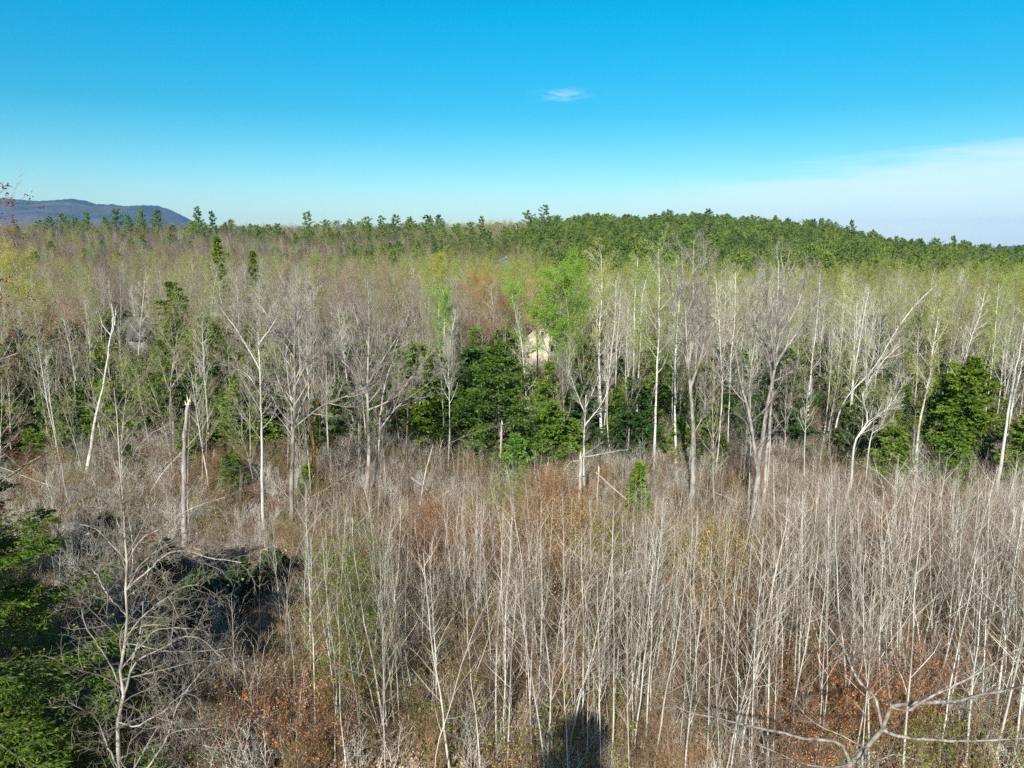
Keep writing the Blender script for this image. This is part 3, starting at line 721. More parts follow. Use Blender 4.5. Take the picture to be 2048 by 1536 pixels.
# ---- white birches
px_tree("birch_tree", "white birch with a kinked trunk and forked top before the grey house", [(168, 1005), (172, 950), (183, 890), (188, 850), (203, 790), (212, 740), (220, 680), (227, 640), (223, 608)], ydepth(1003), 0.16, 0.03,
    [([(217, 690), (228, 660), (233, 625)], .06, .02, 0.5), ([(219, 680), (205, 650), (192, 620)], .035, .01, -0.5)], crown=[sub(C1, n=12, len=0.08, t0=0.4), sub(C2, n=5)], mt="birch", mtw="paletwig", seed=30)
for i, (path, r0, lab) in enumerate([
    ([(1203, 905), (1201, 800), (1198, 700), (1203, 600), (1202, 505)], .17, "thick white aspen with a pale yellow green feathery top beside the fresh green tree"),
    ([(1262, 900), (1265, 800), (1268, 700), (1270, 600), (1276, 515)], .14, "white aspen, left one of the close pair with bare tops"),
    ([(1272, 905), (1275, 800), (1280, 700), (1284, 600), (1300, 530)], .15, "white aspen, right one of the close pair with bare tops"),
    ([(1308, 940), (1312, 800), (1317, 680), (1318, 600), (1317, 498)], .14, "white aspen with a straight stem standing alone beside the big grey maple"),
    ([(1352, 930), (1350, 800), (1352, 700), (1358, 600), (1352, 520)], .13, "white aspen with a faint green top, nearest the big grey maple"),
    ([(1225, 930), (1215, 860), (1217, 760), (1228, 660), (1232, 560)], .08, "thin white aspen bowed slightly between thicker aspens"),
    ([(882, 880), (885, 830), (892, 760), (900, 690), (912, 620)], .09, "slender white birch leaning over the dark hemlocks"),
    ([(897, 860), (890, 800), (888, 700), (890, 610), (885, 580)], .07, "slender birch with a small tuft of fresh green leaves"),
    ([(1063, 905), (1055, 840), (1050, 760), (1043, 690), (1030, 620)], .08, "slender white birch standing in front of the cream house"),
    ([(1040, 800), (1038, 740), (1032, 680), (1026, 640), (1030, 580)], .08, "dark streaked birch with a green top beside the red flowering tree"),
    ([(1614, 900), (1618, 790), (1628, 690), (1638, 600), (1640, 545)], .13, "white aspen with a bare feathery top beyond the forked maple"),
    ([(1688, 850), (1692, 780), (1708, 700), (1722, 630), (1730, 580)], .13, "white aspen, one of two leaning together, the barer one"),
    ([(1697, 900), (1704, 780), (1716, 700), (1730, 620), (1738, 575)], .14, "tan streaked aspen, the browner of two leaning together"),
    ([(1668, 800), (1672, 730), (1682, 660), (1688, 590), (1690, 545)], .10, "slim aspen with bushy yellowish top behind the leaning pair"),
    ([(1660, 880), (1690, 800), (1745, 740), (1800, 650), (1850, 590), (1880, 565)], .12, "birch leaning far over with a windswept crown"),
    ([(1823, 970), (1838, 860), (1857, 760), (1868, 680), (1878, 620), (1880, 575)], .15, "white birch with a broad pale yellow crown before dark hemlocks"),
    ([(1890, 935), (1908, 830), (1925, 740), (1945, 670), (1960, 630), (1970, 580)], .13, "white birch with a leaning trunk crossing the bright hemlock"),
    ([(1985, 1015), (2003, 920), (2020, 800), (2040, 700), (2052, 620)], .19, "thick grey brown birch leaning outward beside the edge hemlock"),
    ([(2000, 960), (2018, 850), (2036, 760), (2055, 690), (2070, 630)], .13, "white birch partly behind the thick leaning one"),
    ([(1965, 900), (1972, 820), (1985, 720), (1992, 640), (1998, 560)], .08, "slim white birch with green tinged top behind the leaning birches"),
    ([(160, 870), (155, 780), (140, 700), (128, 640)], .10, "pale stem bent at the top above the dark evergreens"),
    ([(118, 960), (110, 870), (98, 780), (92, 700)], .08, "pale slim stem with sparse yellow green leaves beside the kinked birch"),
    ([(283, 860), (280, 790), (277, 720), (281, 650), (290, 560)], .09, "white stem rising in front of the grey house roof"),
    ([(1560, 600), (1556, 560), (1552, 500)], .06, "thin pale spire standing up out of the forked maple crown"),
    ([(1455, 930), (1458, 820), (1462, 720), (1470, 620), (1470, 545)], .09, "pale aspen between the two big maples"),
    ([(1430, 960), (1440, 860), (1445, 760), (1438, 660), (1432, 560)], .08, "slim pale aspen close behind the big maple"),
    ]):
    yb = ydepth(path[0][1]) if path[0][1] > 700 else 52
    hgt = yb and 1
    gr = i in (0, 4, 13, 15, 19)
    px_tree("birch_tree" if "birch" in lab or "stem" in lab else "aspen_tree", lab, path, yb, r0, 0.02,
        crown=[sub(C1, n=22 if i not in (17, 23) else 10, len=0.17 if i in (0, 3, 15) else 0.13, t0=0.45, a0=25, a1=55), C2, sub(C3, n=5)],
        mt="birch" if r0 > .1 and i not in (12, 17) else "pale", mtw="paletwig", seed=40 + i, slim=0.95 if i < 5 else 0.78,
        leaf="lyel" if i in (15, 13, 0) else ("lbud" if i in (1, 2, 3, 4, 19) else ("lgreen" if i in (7, 9) else None)), leafper=(9.0 if i in (7, 9) else 5.0), leafsize=0.09 if i in (7, 9) else 0.08)
# bent and broken ones in the middle
px_tree("maple_tree", "crooked pale grey tree bending sharply near its top behind the sapling thicket", [(1700, 1010), (1705, 930), (1712, 880), (1735, 840), (1725, 790), (1760, 730), (1800, 690)], ydepth(1000), 0.11, 0.02,
    [([(1712, 880), (1740, 845), (1780, 810), (1810, 760)], .05, .012, 1), ([(1728, 800), (1740, 740), (1750, 690)], .04, .01, -1)], crown=[sub(C1, n=16, len=0.17, t0=0.4), C2, C3], limbcrown=MC[:3], seed=70, mt="pale", mtw="paletwig")
px_tree("maple_tree", "crooked slim tree arching like a shepherd's crook beside the small hemlock", [(1725, 1005), (1735, 930), (1742, 870), (1760, 855), (1785, 790), (1800, 740)], ydepth(995) + 0.8, 0.08, 0.015, crown=[sub(C1, n=16, len=0.17, t0=0.4), C2, C3], seed=71, mt="pale", mtw="paletwig")
r_, b_, P_ = px_tree("dead_tree", "dead trunk snapped off at mid height with its top hanging over", [(1158, 1040), (1160, 980), (1162, 915)], ydepth(1035), 0.15, 0.10,
    [([(1162, 917), (1180, 912), (1215, 905), (1255, 900)], .07, .02, -0.4), ([(1160, 920), (1140, 925), (1125, 950)], .04, .01, 0.3), ([(1178, 912), (1195, 890), (1210, 880)], .03, .008, 0.5)], limbcrown=[sub(C2, n=6, len=0.3), sub(C3, n=3)], mt="snag", seed=72)
px_tree("maple_tree", "grey tree with candelabra limbs rising behind the snapped trunk", [(1168, 1010), (1168, 880), (1170, 830), (1172, 790)], ydepth(1000), 0.11, 0.03,
    [([(1170, 830), (1150, 780), (1135, 740)], .05, .01, 1), ([(1171, 815), (1190, 770), (1200, 735)], .05, .01, -1), ([(1170, 850), (1200, 810), (1225, 760)], .05, .01, 0.3)], crown=[sub(C1, n=10, len=0.2, t0=0.5), C2, C3], limbcrown=MC[:3], seed=73, mt="pale")
for path, r0, lab in [([(1197, 1050), (1195, 990), (1198, 940)], .10, "split stump trunk with orange torn wood at its top"), ([(1590, 1250), (1585, 1180), (1592, 1110)], .12, "pale rotting snag standing within the dense sapling thicket"),
                      ([(1665, 1230), (1672, 1150), (1683, 1085)], .12, "tapering grey snag among thin upright saplings"), ([(1000, 940), (1002, 890), (1003, 850)], .14, "pale peeling snag under the bright hemlock"),
                      ([(1630, 1070), (1632, 1030), (1634, 1000)], .08, "short splintered stub beyond the sapling thicket"), ([(1228, 1235), (1238, 1190), (1240, 1155)], .08, "short grey stub at the foot of the arched branch"),
                      ([(1090, 1000), (1092, 950), (1096, 925)], .06, "short thin stub in reddish brush")]:
    px_tree("dead_tree", lab, path, ydepth(path[0][1]), r0, r0 * 0.55, mt="snag", seed=int(path[0][0]))
def px_pole(name, label, pts, ra, rb, y, dy=0.0, mt="snag", cat="fallen branch", twigs=True, seed=1):
    q = np.array([at(px, py, y + dy * i / (len(pts) - 1)) for i, (px, py) in enumerate(pts)])
    b = q[0].copy(); P = smooth_path(q - b, 12)[None]; Rr = taper(P, ra, rb)
    rng = np.random.default_rng(seed)
    root = empty(name, tuple(b), label=label, cat=cat)
    part("stem", Geo().tubes(P, Rr, 7, 0).mesh("stem", [M[mt]]), root)
    if twigs:
        g = Geo()
        for p, r, s in bare_crown(P, Rr, rng, [sub(C2, n=10, len=0.14, t0=0.4, t1=1.0), sub(C3, n=3)]): g.tubes(p, r, s, 0)
        part("twigs", g.mesh("twigs", [M["twig"]]), root)
for pts, ra, rb, yb, dy, mt, tw, lab in [
    ([(1192, 945), (1225, 975), (1280, 1022)], .05, .025, ydepth(1050), 1.5, "break", False, "straight pale pole leaning down from the torn stump"),
    ([(822, 955), (855, 980), (895, 1020)], .07, .05, ydepth(1040), 1.0, "snag", False, "thick broken pole leaning over red brush"),
    ([(828, 1035), (855, 960), (885, 900), (935, 870), (1020, 845)], .032, .01, ydepth(1045), 1.0, "limb", True, "long pale stem arching over toward the bright hemlock"),
    ([(832, 1040), (860, 1010), (900, 980)], .035, .02, ydepth(1050), 1.0, "pale", False, "bright slim log lying tilted in the brush"),
    ([(840, 1010), (850, 950), (866, 890)], .06, .03, ydepth(1040) + 1, 0.6, "snag", False, "upright leaning dead pole in the tangle of fallen stems"),
    ([(855, 1000), (872, 930), (885, 880)], .05, .02, ydepth(1035) + 2, 0.6, "snag", True, "second leaning dead pole behind the tangle of fallen stems"),
    ([(1242, 1155), (1258, 1142), (1290, 1138), (1330, 1145)], .035, .015, ydepth(1235), 0.6, "pale", True, "pale branch arched over like a hoop in the thicket"),
    ([(115, 1020), (100, 985), (92, 960)], .03, .02, ydepth(1060), 0, "pale", False, "short white leaning stick beside the dark hemlock"),
    ([(90, 1110), (85, 1050), (78, 990)], .07, .04, ydepth(1110), 0, "dark", True, "thin black dead spruce pole beside the boulder"),
    ([(300, 985), (330, 940), (395, 870), (425, 820)], .03, .01, ydepth(1040), 0.5, "pale", True, "pale bowed sapling stem behind the broken snag"),
    ([(580, 1150), (600, 1090), (640, 1030), (655, 1015)], .05, .02, ydepth(1160), 1.5, "snag", True, "grey dead stem leaning over the shaded hollow"),
    ]:
    px_pole("fallen_branch" if "upright" not in lab and "spruce" not in lab else "dead_pole", lab, pts, ra, rb, yb, dy, mt, twigs=tw, seed=int(pts[0][0]), cat="branch" if "spruce" not in lab else "dead tree")

# ---- the bare tree close on the left, every limb reaching to the right
LT = [([(247, 1240), (232, 1210), (212, 1178), (200, 1152), (190, 1140)], 0.0152, 0.0112, 0.4),
    ([(245, 1400), (262, 1330), (285, 1265), (301, 1148), (325, 1090), (342, 1055), (372, 1010), (405, 957)], 0.0190, 0.0045, 1.2),
    ([(290, 1190), (304, 1141), (342, 1110), (376, 1105), (427, 1117), (492, 1130)], 0.0211, 0.0067, -0.4),
    ([(249, 1330), (275, 1290), (307, 1257), (350, 1252), (396, 1257), (420, 1290)], 0.0211, 0.0056, 0.6),
    ([(244, 1390), (273, 1320), (311, 1298), (360, 1271), (397, 1273), (420, 1296), (440, 1310)], 0.0253, 0.0067, -0.6),
    ([(300, 1302), (335, 1296), (370, 1301), (434, 1298), (470, 1290)], 0.0148, 0.0045, 0.3),
    ([(240, 1560), (290, 1545), (328, 1479), (342, 1438), (362, 1397), (393, 1356), (427, 1329), (472, 1318)], 0.0232, 0.0056, 0.8),
    ([(328, 1479), (345, 1466), (380, 1456), (427, 1452), (455, 1448)], 0.0148, 0.0056, -0.6),
    ([(239, 1465), (265, 1452), (297, 1440), (330, 1420), (355, 1397), (385, 1370)], 0.0169, 0.0056, -1.0),
    ([(236, 1370), (212, 1312), (185, 1264), (167, 1216), (160, 1190)], 0.0190, 0.0045, 0.8),
    ([(237, 1540), (212, 1479), (191, 1431), (165, 1412), (140, 1404)], 0.0190, 0.0045, -0.8),
    ([(248, 1290), (285, 1235), (330, 1200), (375, 1170), (410, 1160)], 0.0190, 0.0045, -1.3),
    ([(251, 1165), (290, 1125), (330, 1090), (370, 1075), (420, 1078), (460, 1090)], 0.0190, 0.0045, 1.4),
    ([(250, 1100), (285, 1075), (325, 1050), (380, 1020), (440, 1000)], 0.0148, 0.0039, -1.2),
    ([(251, 1130), (225, 1090), (190, 1060), (150, 1045)], 0.0148, 0.0039, 1.0),
    ([(249, 1050), (215, 1005), (170, 990), (130, 985)], 0.0126, 0.0034, -1.0),
    ([(246, 1000), (285, 965), (320, 930), (345, 890)], 0.0126, 0.0034, 0.8),
    ([(241, 950), (265, 900), (300, 870), (340, 850)], 0.0105, 0.0034, -0.7), ([(240, 940), (215, 890), (200, 850)], 0.0105, 0.0034, 0.6)]
px_tree("bare_tree", "close bare grey tree with tangled twisting limbs beside the dark hemlock", [(236, 1620), (238, 1536), (243, 1400), (248, 1280), (253, 1150), (250, 1060), (245, 980), (240, 920), (236, 850), (228, 775)], 14.0, 0.085, 0.010, LT,
    crown=[sub(C1, n=34, len=0.13, t0=0.2, K=6, wig=0.18, up=0.03, kr=0.010, rmin=0.007, bias=np.array([0.05, 0, -0.01])), sub(C2, n=6, K=4, wig=0.2, rmin=0.006), sub(C3, n=4, K=3, wig=0.25, rmin=0.004)],
    limbcrown=[sub(C2, n=15, len=0.36, K=6, wig=0.26, up=-0.01, kr=0.009, rmin=0.006), sub(C3, n=6, K=4, wig=0.3, up=0.0, rmin=0.006), sub(C3, n=2, K=3, wig=0.3, up=0.0, rmin=0.0045)], mt="bark", mtw="twig", seed=101, K=26, leaf="lbud", leafper=0.05, leafsize=0.055)
# ---- crown of the near tree at the bottom right
RT = [([(1706, 1525), (1692, 1495), (1675, 1481), (1621, 1478), (1564, 1462), (1479, 1440), (1400, 1424), (1350, 1405)], 0.0432, 0.0084, 0.5),
    ([(1757, 1478), (1802, 1471), (1906, 1478), (2001, 1474), (2070, 1468)], 0.0360, 0.0140, -0.5),
    ([(1774, 1440), (1751, 1395), (1716, 1354), (1697, 1313), (1678, 1281), (1647, 1234), (1620, 1200)], 0.0360, 0.0056, 1.2),
    ([(1779, 1420), (1837, 1405), (1906, 1398), (1970, 1380), (2070, 1362)], 0.0504, 0.0210, 0.2),
    ([(1792, 1412), (1764, 1332), (1735, 1294), (1700, 1250)], 0.0252, 0.0056, -0.9),
    ([(1778, 1428), (1820, 1420), (1850, 1400), (1920, 1370), (2000, 1330), (2060, 1300)], 0.0324, 0.0084, -1.0),
    ([(1724, 1508), (1760, 1520), (1800, 1510), (1870, 1530)], 0.0216, 0.0070, 0.8),
    ([(1700, 1540), (1640, 1530), (1560, 1500), (1470, 1450), (1420, 1410)], 0.0216, 0.0056, -1.0),
    ([(1742, 1495), (1736, 1540), (1730, 1580)], 0.0216, 0.0070, -1.5), ([(1716, 1354), (1730, 1300), (1760, 1270)], 0.0144, 0.0042, 0.4), ([(1690, 1480), (1640, 1440), (1600, 1400), (1560, 1385)], 0.0144, 0.0042, 1.5)]
px_tree("bare_tree", "near bare tree crown with a long crooked limb over rusty leaves", [(1560, 1900), (1640, 1640), (1697, 1536), (1748, 1487), (1773, 1446), (1781, 1414)], 13.5, 0.12, 0.042, RT,
    limbcrown=[sub(C2, n=9, len=0.28, K=4, wig=0.18, up=0.01, rmin=0.006), sub(C3, n=5, K=3, wig=0.2, up=0.01, rmin=0.0045), sub(C3, n=2, rmin=0.004)], mt="limb", mtw="twig", seed=102)
# ---- red maple whose twigs reach into the left edge
rngm = np.random.default_rng(5)
def near_red_maple():
    pts = np.array([[0, 0, -0.3], [0.2, 0.2, 6], [0.1, 0.3, 12], [0.3, 0.2, 18.5]])
    P = smooth_path(pts, 16)[None]; Rr = taper(P, .16, .015)
    base = (-10.9, 12.5, 0.0)
    root = empty("red_maple", base, label="red flowering maple reaching in from the edge with small red tufts on pale twigs", cat="tree")
    part("trunk", Geo().tubes(P, Rr, 8, 0).mesh("trunk", [M["bark"]]), root)
    lv = bare_crown(P, Rr, rngm, [sub(C1, n=40, len=0.15, fall=0.35, t0=0.66, t1=0.99, a0=45, a1=75, K=6, up=0.05, bias=np.array([0.03, 0.0, 0]), rmin=0.008), sub(C2, n=9, K=4, len=0.4, rmin=0.006), sub(C3, n=5, K=3, rmin=0.004)])
    g = Geo()
    for p, r, s in lv: g.tubes(p, r, s, 0)
    part("branches", g.mesh("branches", [M["twig"]]), root)
    lp = lv[-1][0]; k = rngm.random(len(lp)) < 0.42; tips = lp[k, -1]
    tips = np.repeat(tips, 12, 0) + rngm.normal(0, 0.045, (k.sum() * 12, 3)); d = rngm.normal(0, 1, tips.shape)
    fo = Geo().leaves(tips, d, 0.05, 0.03, rngm, 0); part("foliage", fo.mesh("foliage", [M["lred"]]), root)
near_red_maple()

# ---- hemlocks (column, depth, top row, width in columns, colour, shape, words)
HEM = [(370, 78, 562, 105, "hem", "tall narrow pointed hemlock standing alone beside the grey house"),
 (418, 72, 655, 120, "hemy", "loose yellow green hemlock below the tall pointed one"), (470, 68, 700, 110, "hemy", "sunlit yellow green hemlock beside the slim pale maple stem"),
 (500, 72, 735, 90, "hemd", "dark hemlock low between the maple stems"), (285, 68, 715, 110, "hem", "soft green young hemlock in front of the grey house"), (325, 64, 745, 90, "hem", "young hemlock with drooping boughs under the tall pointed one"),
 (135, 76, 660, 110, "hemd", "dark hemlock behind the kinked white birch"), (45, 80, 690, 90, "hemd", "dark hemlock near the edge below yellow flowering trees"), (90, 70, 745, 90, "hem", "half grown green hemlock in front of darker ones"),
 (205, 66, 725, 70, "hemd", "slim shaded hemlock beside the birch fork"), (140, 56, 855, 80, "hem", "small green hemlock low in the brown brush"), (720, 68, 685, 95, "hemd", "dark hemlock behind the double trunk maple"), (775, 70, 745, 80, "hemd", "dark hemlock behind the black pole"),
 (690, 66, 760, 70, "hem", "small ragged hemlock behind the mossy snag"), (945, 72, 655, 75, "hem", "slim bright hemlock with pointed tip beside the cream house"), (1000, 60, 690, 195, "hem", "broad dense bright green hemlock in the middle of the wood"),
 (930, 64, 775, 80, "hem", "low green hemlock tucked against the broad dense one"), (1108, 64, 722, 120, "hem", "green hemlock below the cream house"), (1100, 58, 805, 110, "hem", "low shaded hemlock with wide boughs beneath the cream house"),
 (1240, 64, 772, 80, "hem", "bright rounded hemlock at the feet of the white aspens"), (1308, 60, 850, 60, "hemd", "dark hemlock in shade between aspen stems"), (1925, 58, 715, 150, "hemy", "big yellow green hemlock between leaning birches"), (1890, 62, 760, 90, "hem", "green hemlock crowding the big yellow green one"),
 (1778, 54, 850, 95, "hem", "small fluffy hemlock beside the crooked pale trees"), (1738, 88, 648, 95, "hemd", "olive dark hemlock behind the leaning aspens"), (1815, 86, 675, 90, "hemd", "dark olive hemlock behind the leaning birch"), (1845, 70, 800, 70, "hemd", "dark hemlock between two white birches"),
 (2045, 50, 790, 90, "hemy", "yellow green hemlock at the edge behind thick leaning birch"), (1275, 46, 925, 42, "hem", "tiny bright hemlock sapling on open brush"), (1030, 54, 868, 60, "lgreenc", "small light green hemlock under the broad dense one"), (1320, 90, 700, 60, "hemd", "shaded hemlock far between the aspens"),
 (215, 42, 1070, 50, "hemd", "small dark hemlock beside the boulder"), (400, 33, 1150, 110, "hemd", "low dark hemlock in the shaded hollow behind the close bare tree"), (480, 35, 1130, 110, "hemd", "low dark hemlock deepest in the shaded hollow"), (330, 37, 1085, 90, "hemd", "low dark hemlock behind the limbs of the close bare tree"), (545, 38, 1115, 70, "hemd", "low dark hemlock at the end of the shaded hollow"), (620, 52, 930, 40, "hem", "tiny green hemlock at the foot of the mossy snag"), (560, 84, 690, 60, "hemy", "sunlit hemlock behind the maple crowns"), (655, 90, 650, 70, "hemd", "dim hemlock deep behind the maples"),  # four low ones added to darken the hollow, on faint hints of foliage
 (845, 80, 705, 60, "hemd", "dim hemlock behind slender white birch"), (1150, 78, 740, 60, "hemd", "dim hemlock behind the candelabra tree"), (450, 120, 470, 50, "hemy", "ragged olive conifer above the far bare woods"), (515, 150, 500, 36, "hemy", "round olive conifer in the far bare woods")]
M["lgreenc"] = leaf_mat("light_hemlock_needles", [(0.10, 0.22, 0.03), (0.14, 0.28, 0.04), (0.09, 0.18, 0.03)], 0.3, 0.35)
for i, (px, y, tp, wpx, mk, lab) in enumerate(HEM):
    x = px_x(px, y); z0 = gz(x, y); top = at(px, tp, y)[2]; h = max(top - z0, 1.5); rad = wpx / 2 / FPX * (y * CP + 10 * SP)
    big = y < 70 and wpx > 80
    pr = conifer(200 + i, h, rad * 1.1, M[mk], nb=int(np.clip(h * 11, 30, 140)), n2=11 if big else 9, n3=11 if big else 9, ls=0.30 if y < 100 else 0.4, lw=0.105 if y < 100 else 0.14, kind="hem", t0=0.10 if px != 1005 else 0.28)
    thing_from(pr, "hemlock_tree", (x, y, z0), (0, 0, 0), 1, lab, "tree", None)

# ---- the big near hemlock at the left edge, and the trees beside and behind the viewer that shade the hollow
def near_hemlock(name, loc, h, rad, seed, label, nb=130, n2=16, n3=12, n4=5, mat="hemn", cat="tree"):
    rng = np.random.default_rng(seed)
    P = trunk_path(h, rng, 0.01, 0.01, 12); Rr = taper(P, h * 0.013, 0.012)
    B, BR = children(P, Rr, nb, rng, 0.05, 0.995, 60, 90, lambda t, pl: rad * (0.08 + np.clip(1 - t, 0, 1) ** 0.7), K=6, wig=0.05, up=-0.035, kr=0.005, rmin=0.006, jit=0.3)
    C, CR = children(B, BR, n2, rng, 0.15, 1.0, 40, 62, lambda t, pl: pl * 0.40 * (1.08 - 0.7 * t), K=4, wig=0.06, up=-0.05, kr=0.006, rmin=0.004)
    C = C[:, :1] + (C - C[:, :1]) * np.array([1, 1, 0.4]); C[:, :, 2] -= 0.0
    D, DR = children(C, CR, n3, rng, 0.1, 1.0, 35, 60, lambda t, pl: 0.05 + pl * 0.32 * (1.1 - 0.6 * t), K=2, wig=0.05, up=-0.05, kr=0.004, rmin=0.003)
    D = D[:, :1] + (D - D[:, :1]) * np.array([1, 1, 0.2])
    root = empty(name, loc, label=label, cat=cat)
    part("trunk", Geo().tubes(P, Rr, 8, 0).mesh("trunk", [M["dark"]]), root)
    part("branches", Geo().tubes(B, BR, 4, 0).tubes(C, CR, 3, 0).mesh("branches", [M["dark"]]), root)
    idx = np.repeat(np.arange(len(D)), n4); f = rng.random(len(idx)) * 1.98; i = f.astype(int); fr = (f - i)[:, None]
    pos = D[idx, i] * (1 - fr) + D[idx, i + 1] * fr; T = unit(D[idx, i + 1] - D[idx, i])
    d = T + rng.normal(0, 0.45, T.shape) * np.array([1, 1, 0.3]); d[:, 2] -= 0.22
    g = Geo().leaves(pos, d, 0.16 * rng.uniform(0.6, 1.3, len(idx)), 0.04 * rng.uniform(0.7, 1.3, len(idx)), rng, 0, 0.5, base=0.5)
    part("foliage", g.mesh("foliage", [M[mat]]), root)
    return root
M["hemn"] = leaf_mat("near_hemlock_needles", [(0.035, 0.08, 0.008), (0.09, 0.16, 0.012), (0.20, 0.28, 0.018), (0.06, 0.12, 0.01)], 0.3, 0.4)
near_hemlock("hemlock_tree", (-15.8, 18.8, 0), 14.2, 5.0, 301, "big dark green hemlock close by with bright drooping bough tips", nb=92, n2=28, n3=14, n4=5)
near_hemlock("hemlock_tree", (-20.2, 24.5, 0.2), 11.0, 4.4, 302, "shadowed hemlock standing behind the big close one", nb=70, n2=9, n3=6, n4=4)
# unseen, around the viewer: first inferred from its shadow, others added to deepen shade
for (x, y, h, rad, seed) in [(-5.2, -9.0, 22.5, 3.6, 303), (-3.4, -8.0, 19.6, 2.8, 309), (-22.5, 15.0, 17.0, 4.2, 304), (-20.0, 9.5, 17.0, 2.8, 310), (-6.9, -9.5, 20.0, 2.6, 311), (-29, 20, 16, 3.8, 306)]:
    pr = conifer(seed, h, rad, M["hem"], nb=int(h * 8), n2=11, n3=11, ls=0.5, lw=0.22)
    thing_from(pr, "hemlock_tree", (x, y, gz(x, y)), (0, 0, 0), 1, "unseen tall hemlock near the viewpoint whose shadow falls on the brush", "tree", "hemlocks around the viewpoint")

# ---- trees in leaf or flower (column, depth, top row, width, leaf, per, size, bark)
LEAFY = [(1112, 78, 553, 110, "lgreen", 12.0, .15, "pale", "tall tree in full fresh green leaf in front of the cream house"), (1030, 84, 568, 50, "lgreen", 4.0, .10, "pale", "slim tree with a fresh green top beside the red flowering one"),
 (885, 84, 578, 50, "lgreen", 3.0, .10, "pale", "slim tree with a small fresh green crown left of the orange one"), (62, 92, 525, 90, "lyel", 8.0, .12, "bark", "bright yellow flowering maple near the edge"), (95, 86, 590, 80, "lyel", 2.0, .10, "bark", "yellow green tree just below the bright yellow one"),
 (878, 175, 517, 40, "lyel", 5.0, .16, "bark", "small bright yellow tree in the distant wood"), (952, 92, 556, 90, "lorange", 6.0, .10, "bark", "orange budded maple above the red flowering one"), (1008, 80, 608, 90, "lredt", 2.6, .09, "bark", "dark red flowering maple beside the cream house"),
 (968, 82, 622, 80, "lredt", 1.2, .09, "bark", "rusty red maple between slim birch and hemlock tip"), (800, 110, 535, 80, "lorange", 1.5, .10, "bark", "faint orange maple in the far middle wood"), (1075, 100, 565, 60, "ltan", 4.0, .10, "bark", "cream tan tree peeping out behind the fresh green tree"),
 (160, 84, 600, 80, "lorange", 1.2, .10, "bark", "olive orange tree beside the grey house"), (1700, 80, 590, 90, "lyel", 1.0, .10, "pale", "thin yellow flowering tree beyond the aspen pair"), (1440, 80, 570, 80, "lyel", 1.0, .10, "pale", "yellow green haze topped tree between the big maples"),
 (30, 88, 690, 90, "lrust", 1.5, .09, "bark", "rust coloured tree at the edge above dark hemlocks"), (1735, 78, 690, 80, "lrust", 0.8, .09, "bark", "rust tinged tree beneath the leaning aspens"), (1560, 66, 880, 60, "lrust", 1.2, .09, "bark", "low rust tinged tree behind forked maple"),
 (1745, 58, 800, 90, "lyel", 1.0, .08, "bark", "low yellow green tree behind the crooked trees"), (690, 110, 560, 80, "lorange", 1.0, .10, "bark", "pinkish tan budded tree in the middle wood")]
for i, (px, y, tp, wpx, lf, per, ls, bk, lab) in enumerate(LEAFY):
    x = px_x(px, y); z0 = gz(x, y); h = at(px, tp, y)[2] - z0; rad = wpx / 2 / FPX * (y * CP)
    rng = np.random.default_rng(400 + i)
    P = trunk_path(h, rng, 0.01, 0.02); Rr = taper(P, .13, .02)
    lv = bare_crown(P, Rr, rng, [sub(C1, n=30, len=rad / h * 1.7, fall=0.45, t0=0.38, a0=35, a1=68), sub(C2, n=7), sub(C3, n=5)])
    c = Geo(); [c.tubes(p, r, s, 0) for p, r, s in lv]; fo = Geo(); crown_leaves(fo, lv, rng, per * 3.2, ls * 0.75, ls * 0.6, 0, 0.20)
    thing_from([("trunk", Geo().tubes(P, Rr, 6, 0).mesh("trunk", [M[bk]])), ("branches", c.mesh("branches", [M["paletwig" if bk == "pale" else "twig"]])), ("foliage", fo.mesh("foliage", [M[lf]]))],
        "maple_tree" if lf in ("lredt", "lorange", "lyel", "lrust") else "leafy_tree", (x, y, z0), (0, 0, 0), 1, lab, "tree", None)
# ------------------------------------------------------------------ the wood: copies, and the rest as masses
SEEN = [(1016, 1132, 58, 121), (212, 330, 62, 124)]         # open lines to the two houses
def blocked(px, y):
    b = np.zeros(len(px), bool)
    for a, c, y0, y1 in SEEN: b |= (px > a) & (px < c) & (y > y0) & (y < y1 + 10)
    return b
rng = np.random.default_rng(21)
mid_bare = [make_bare(500 + i, 1.0 * 15, 0.13, "maple", M["bark"], M["twig"]) for i in range(6)]
mid_asp = [make_bare(520 + i, 15, 0.11, "aspen", M["pale"], M["paletwig"], lean=0.05) for i in range(4)]
mid_bud = [make_bare(540 + i, 15, 0.12, "far", M["bark"], M["twig"], (M[l], p, .09)) for i, (l, p) in enumerate([("lbud", 8.0), ("lbud", 4.0), ("lorange", 3.0), ("lredt", 2.5), ("lyel", 6.0)])]
far_kinds = [make_bare(560 + i, 15, 0.14, "far", M["fartwig"], M["fartwig"], joined=True) for i in range(6)] + \
            [make_bare(570 + i, 15, 0.12, "far", M["pale"], M["paletwig"], joined=True) for i in range(2)] + \
            [make_bare(580 + i, 15, 0.13, "far", M["fartwig"], M["fartwig"], (M[l], p, .16), joined=True) for i, (l, p) in enumerate([("lbud", 5.5), ("lbud", 2.8), ("lorange", 2.4), ("lred", 1.8), ("lyel", 5.0)])]
LFK = len(far_kinds)
pine_kinds = [conifer(600 + i, 17, [3.2, 5.2, 6.5, 4.2, 5.8, 3.8, 7.0][i], M["pine"], nb=[70, 60, 46, 64, 52, 70, 40][i], n2=8, n3=8, ls=0.62, lw=0.28, kind="pine", joined=True, t0=[.1, .2, .35, .15, .3, .2, .4][i]) for i in range(7)]

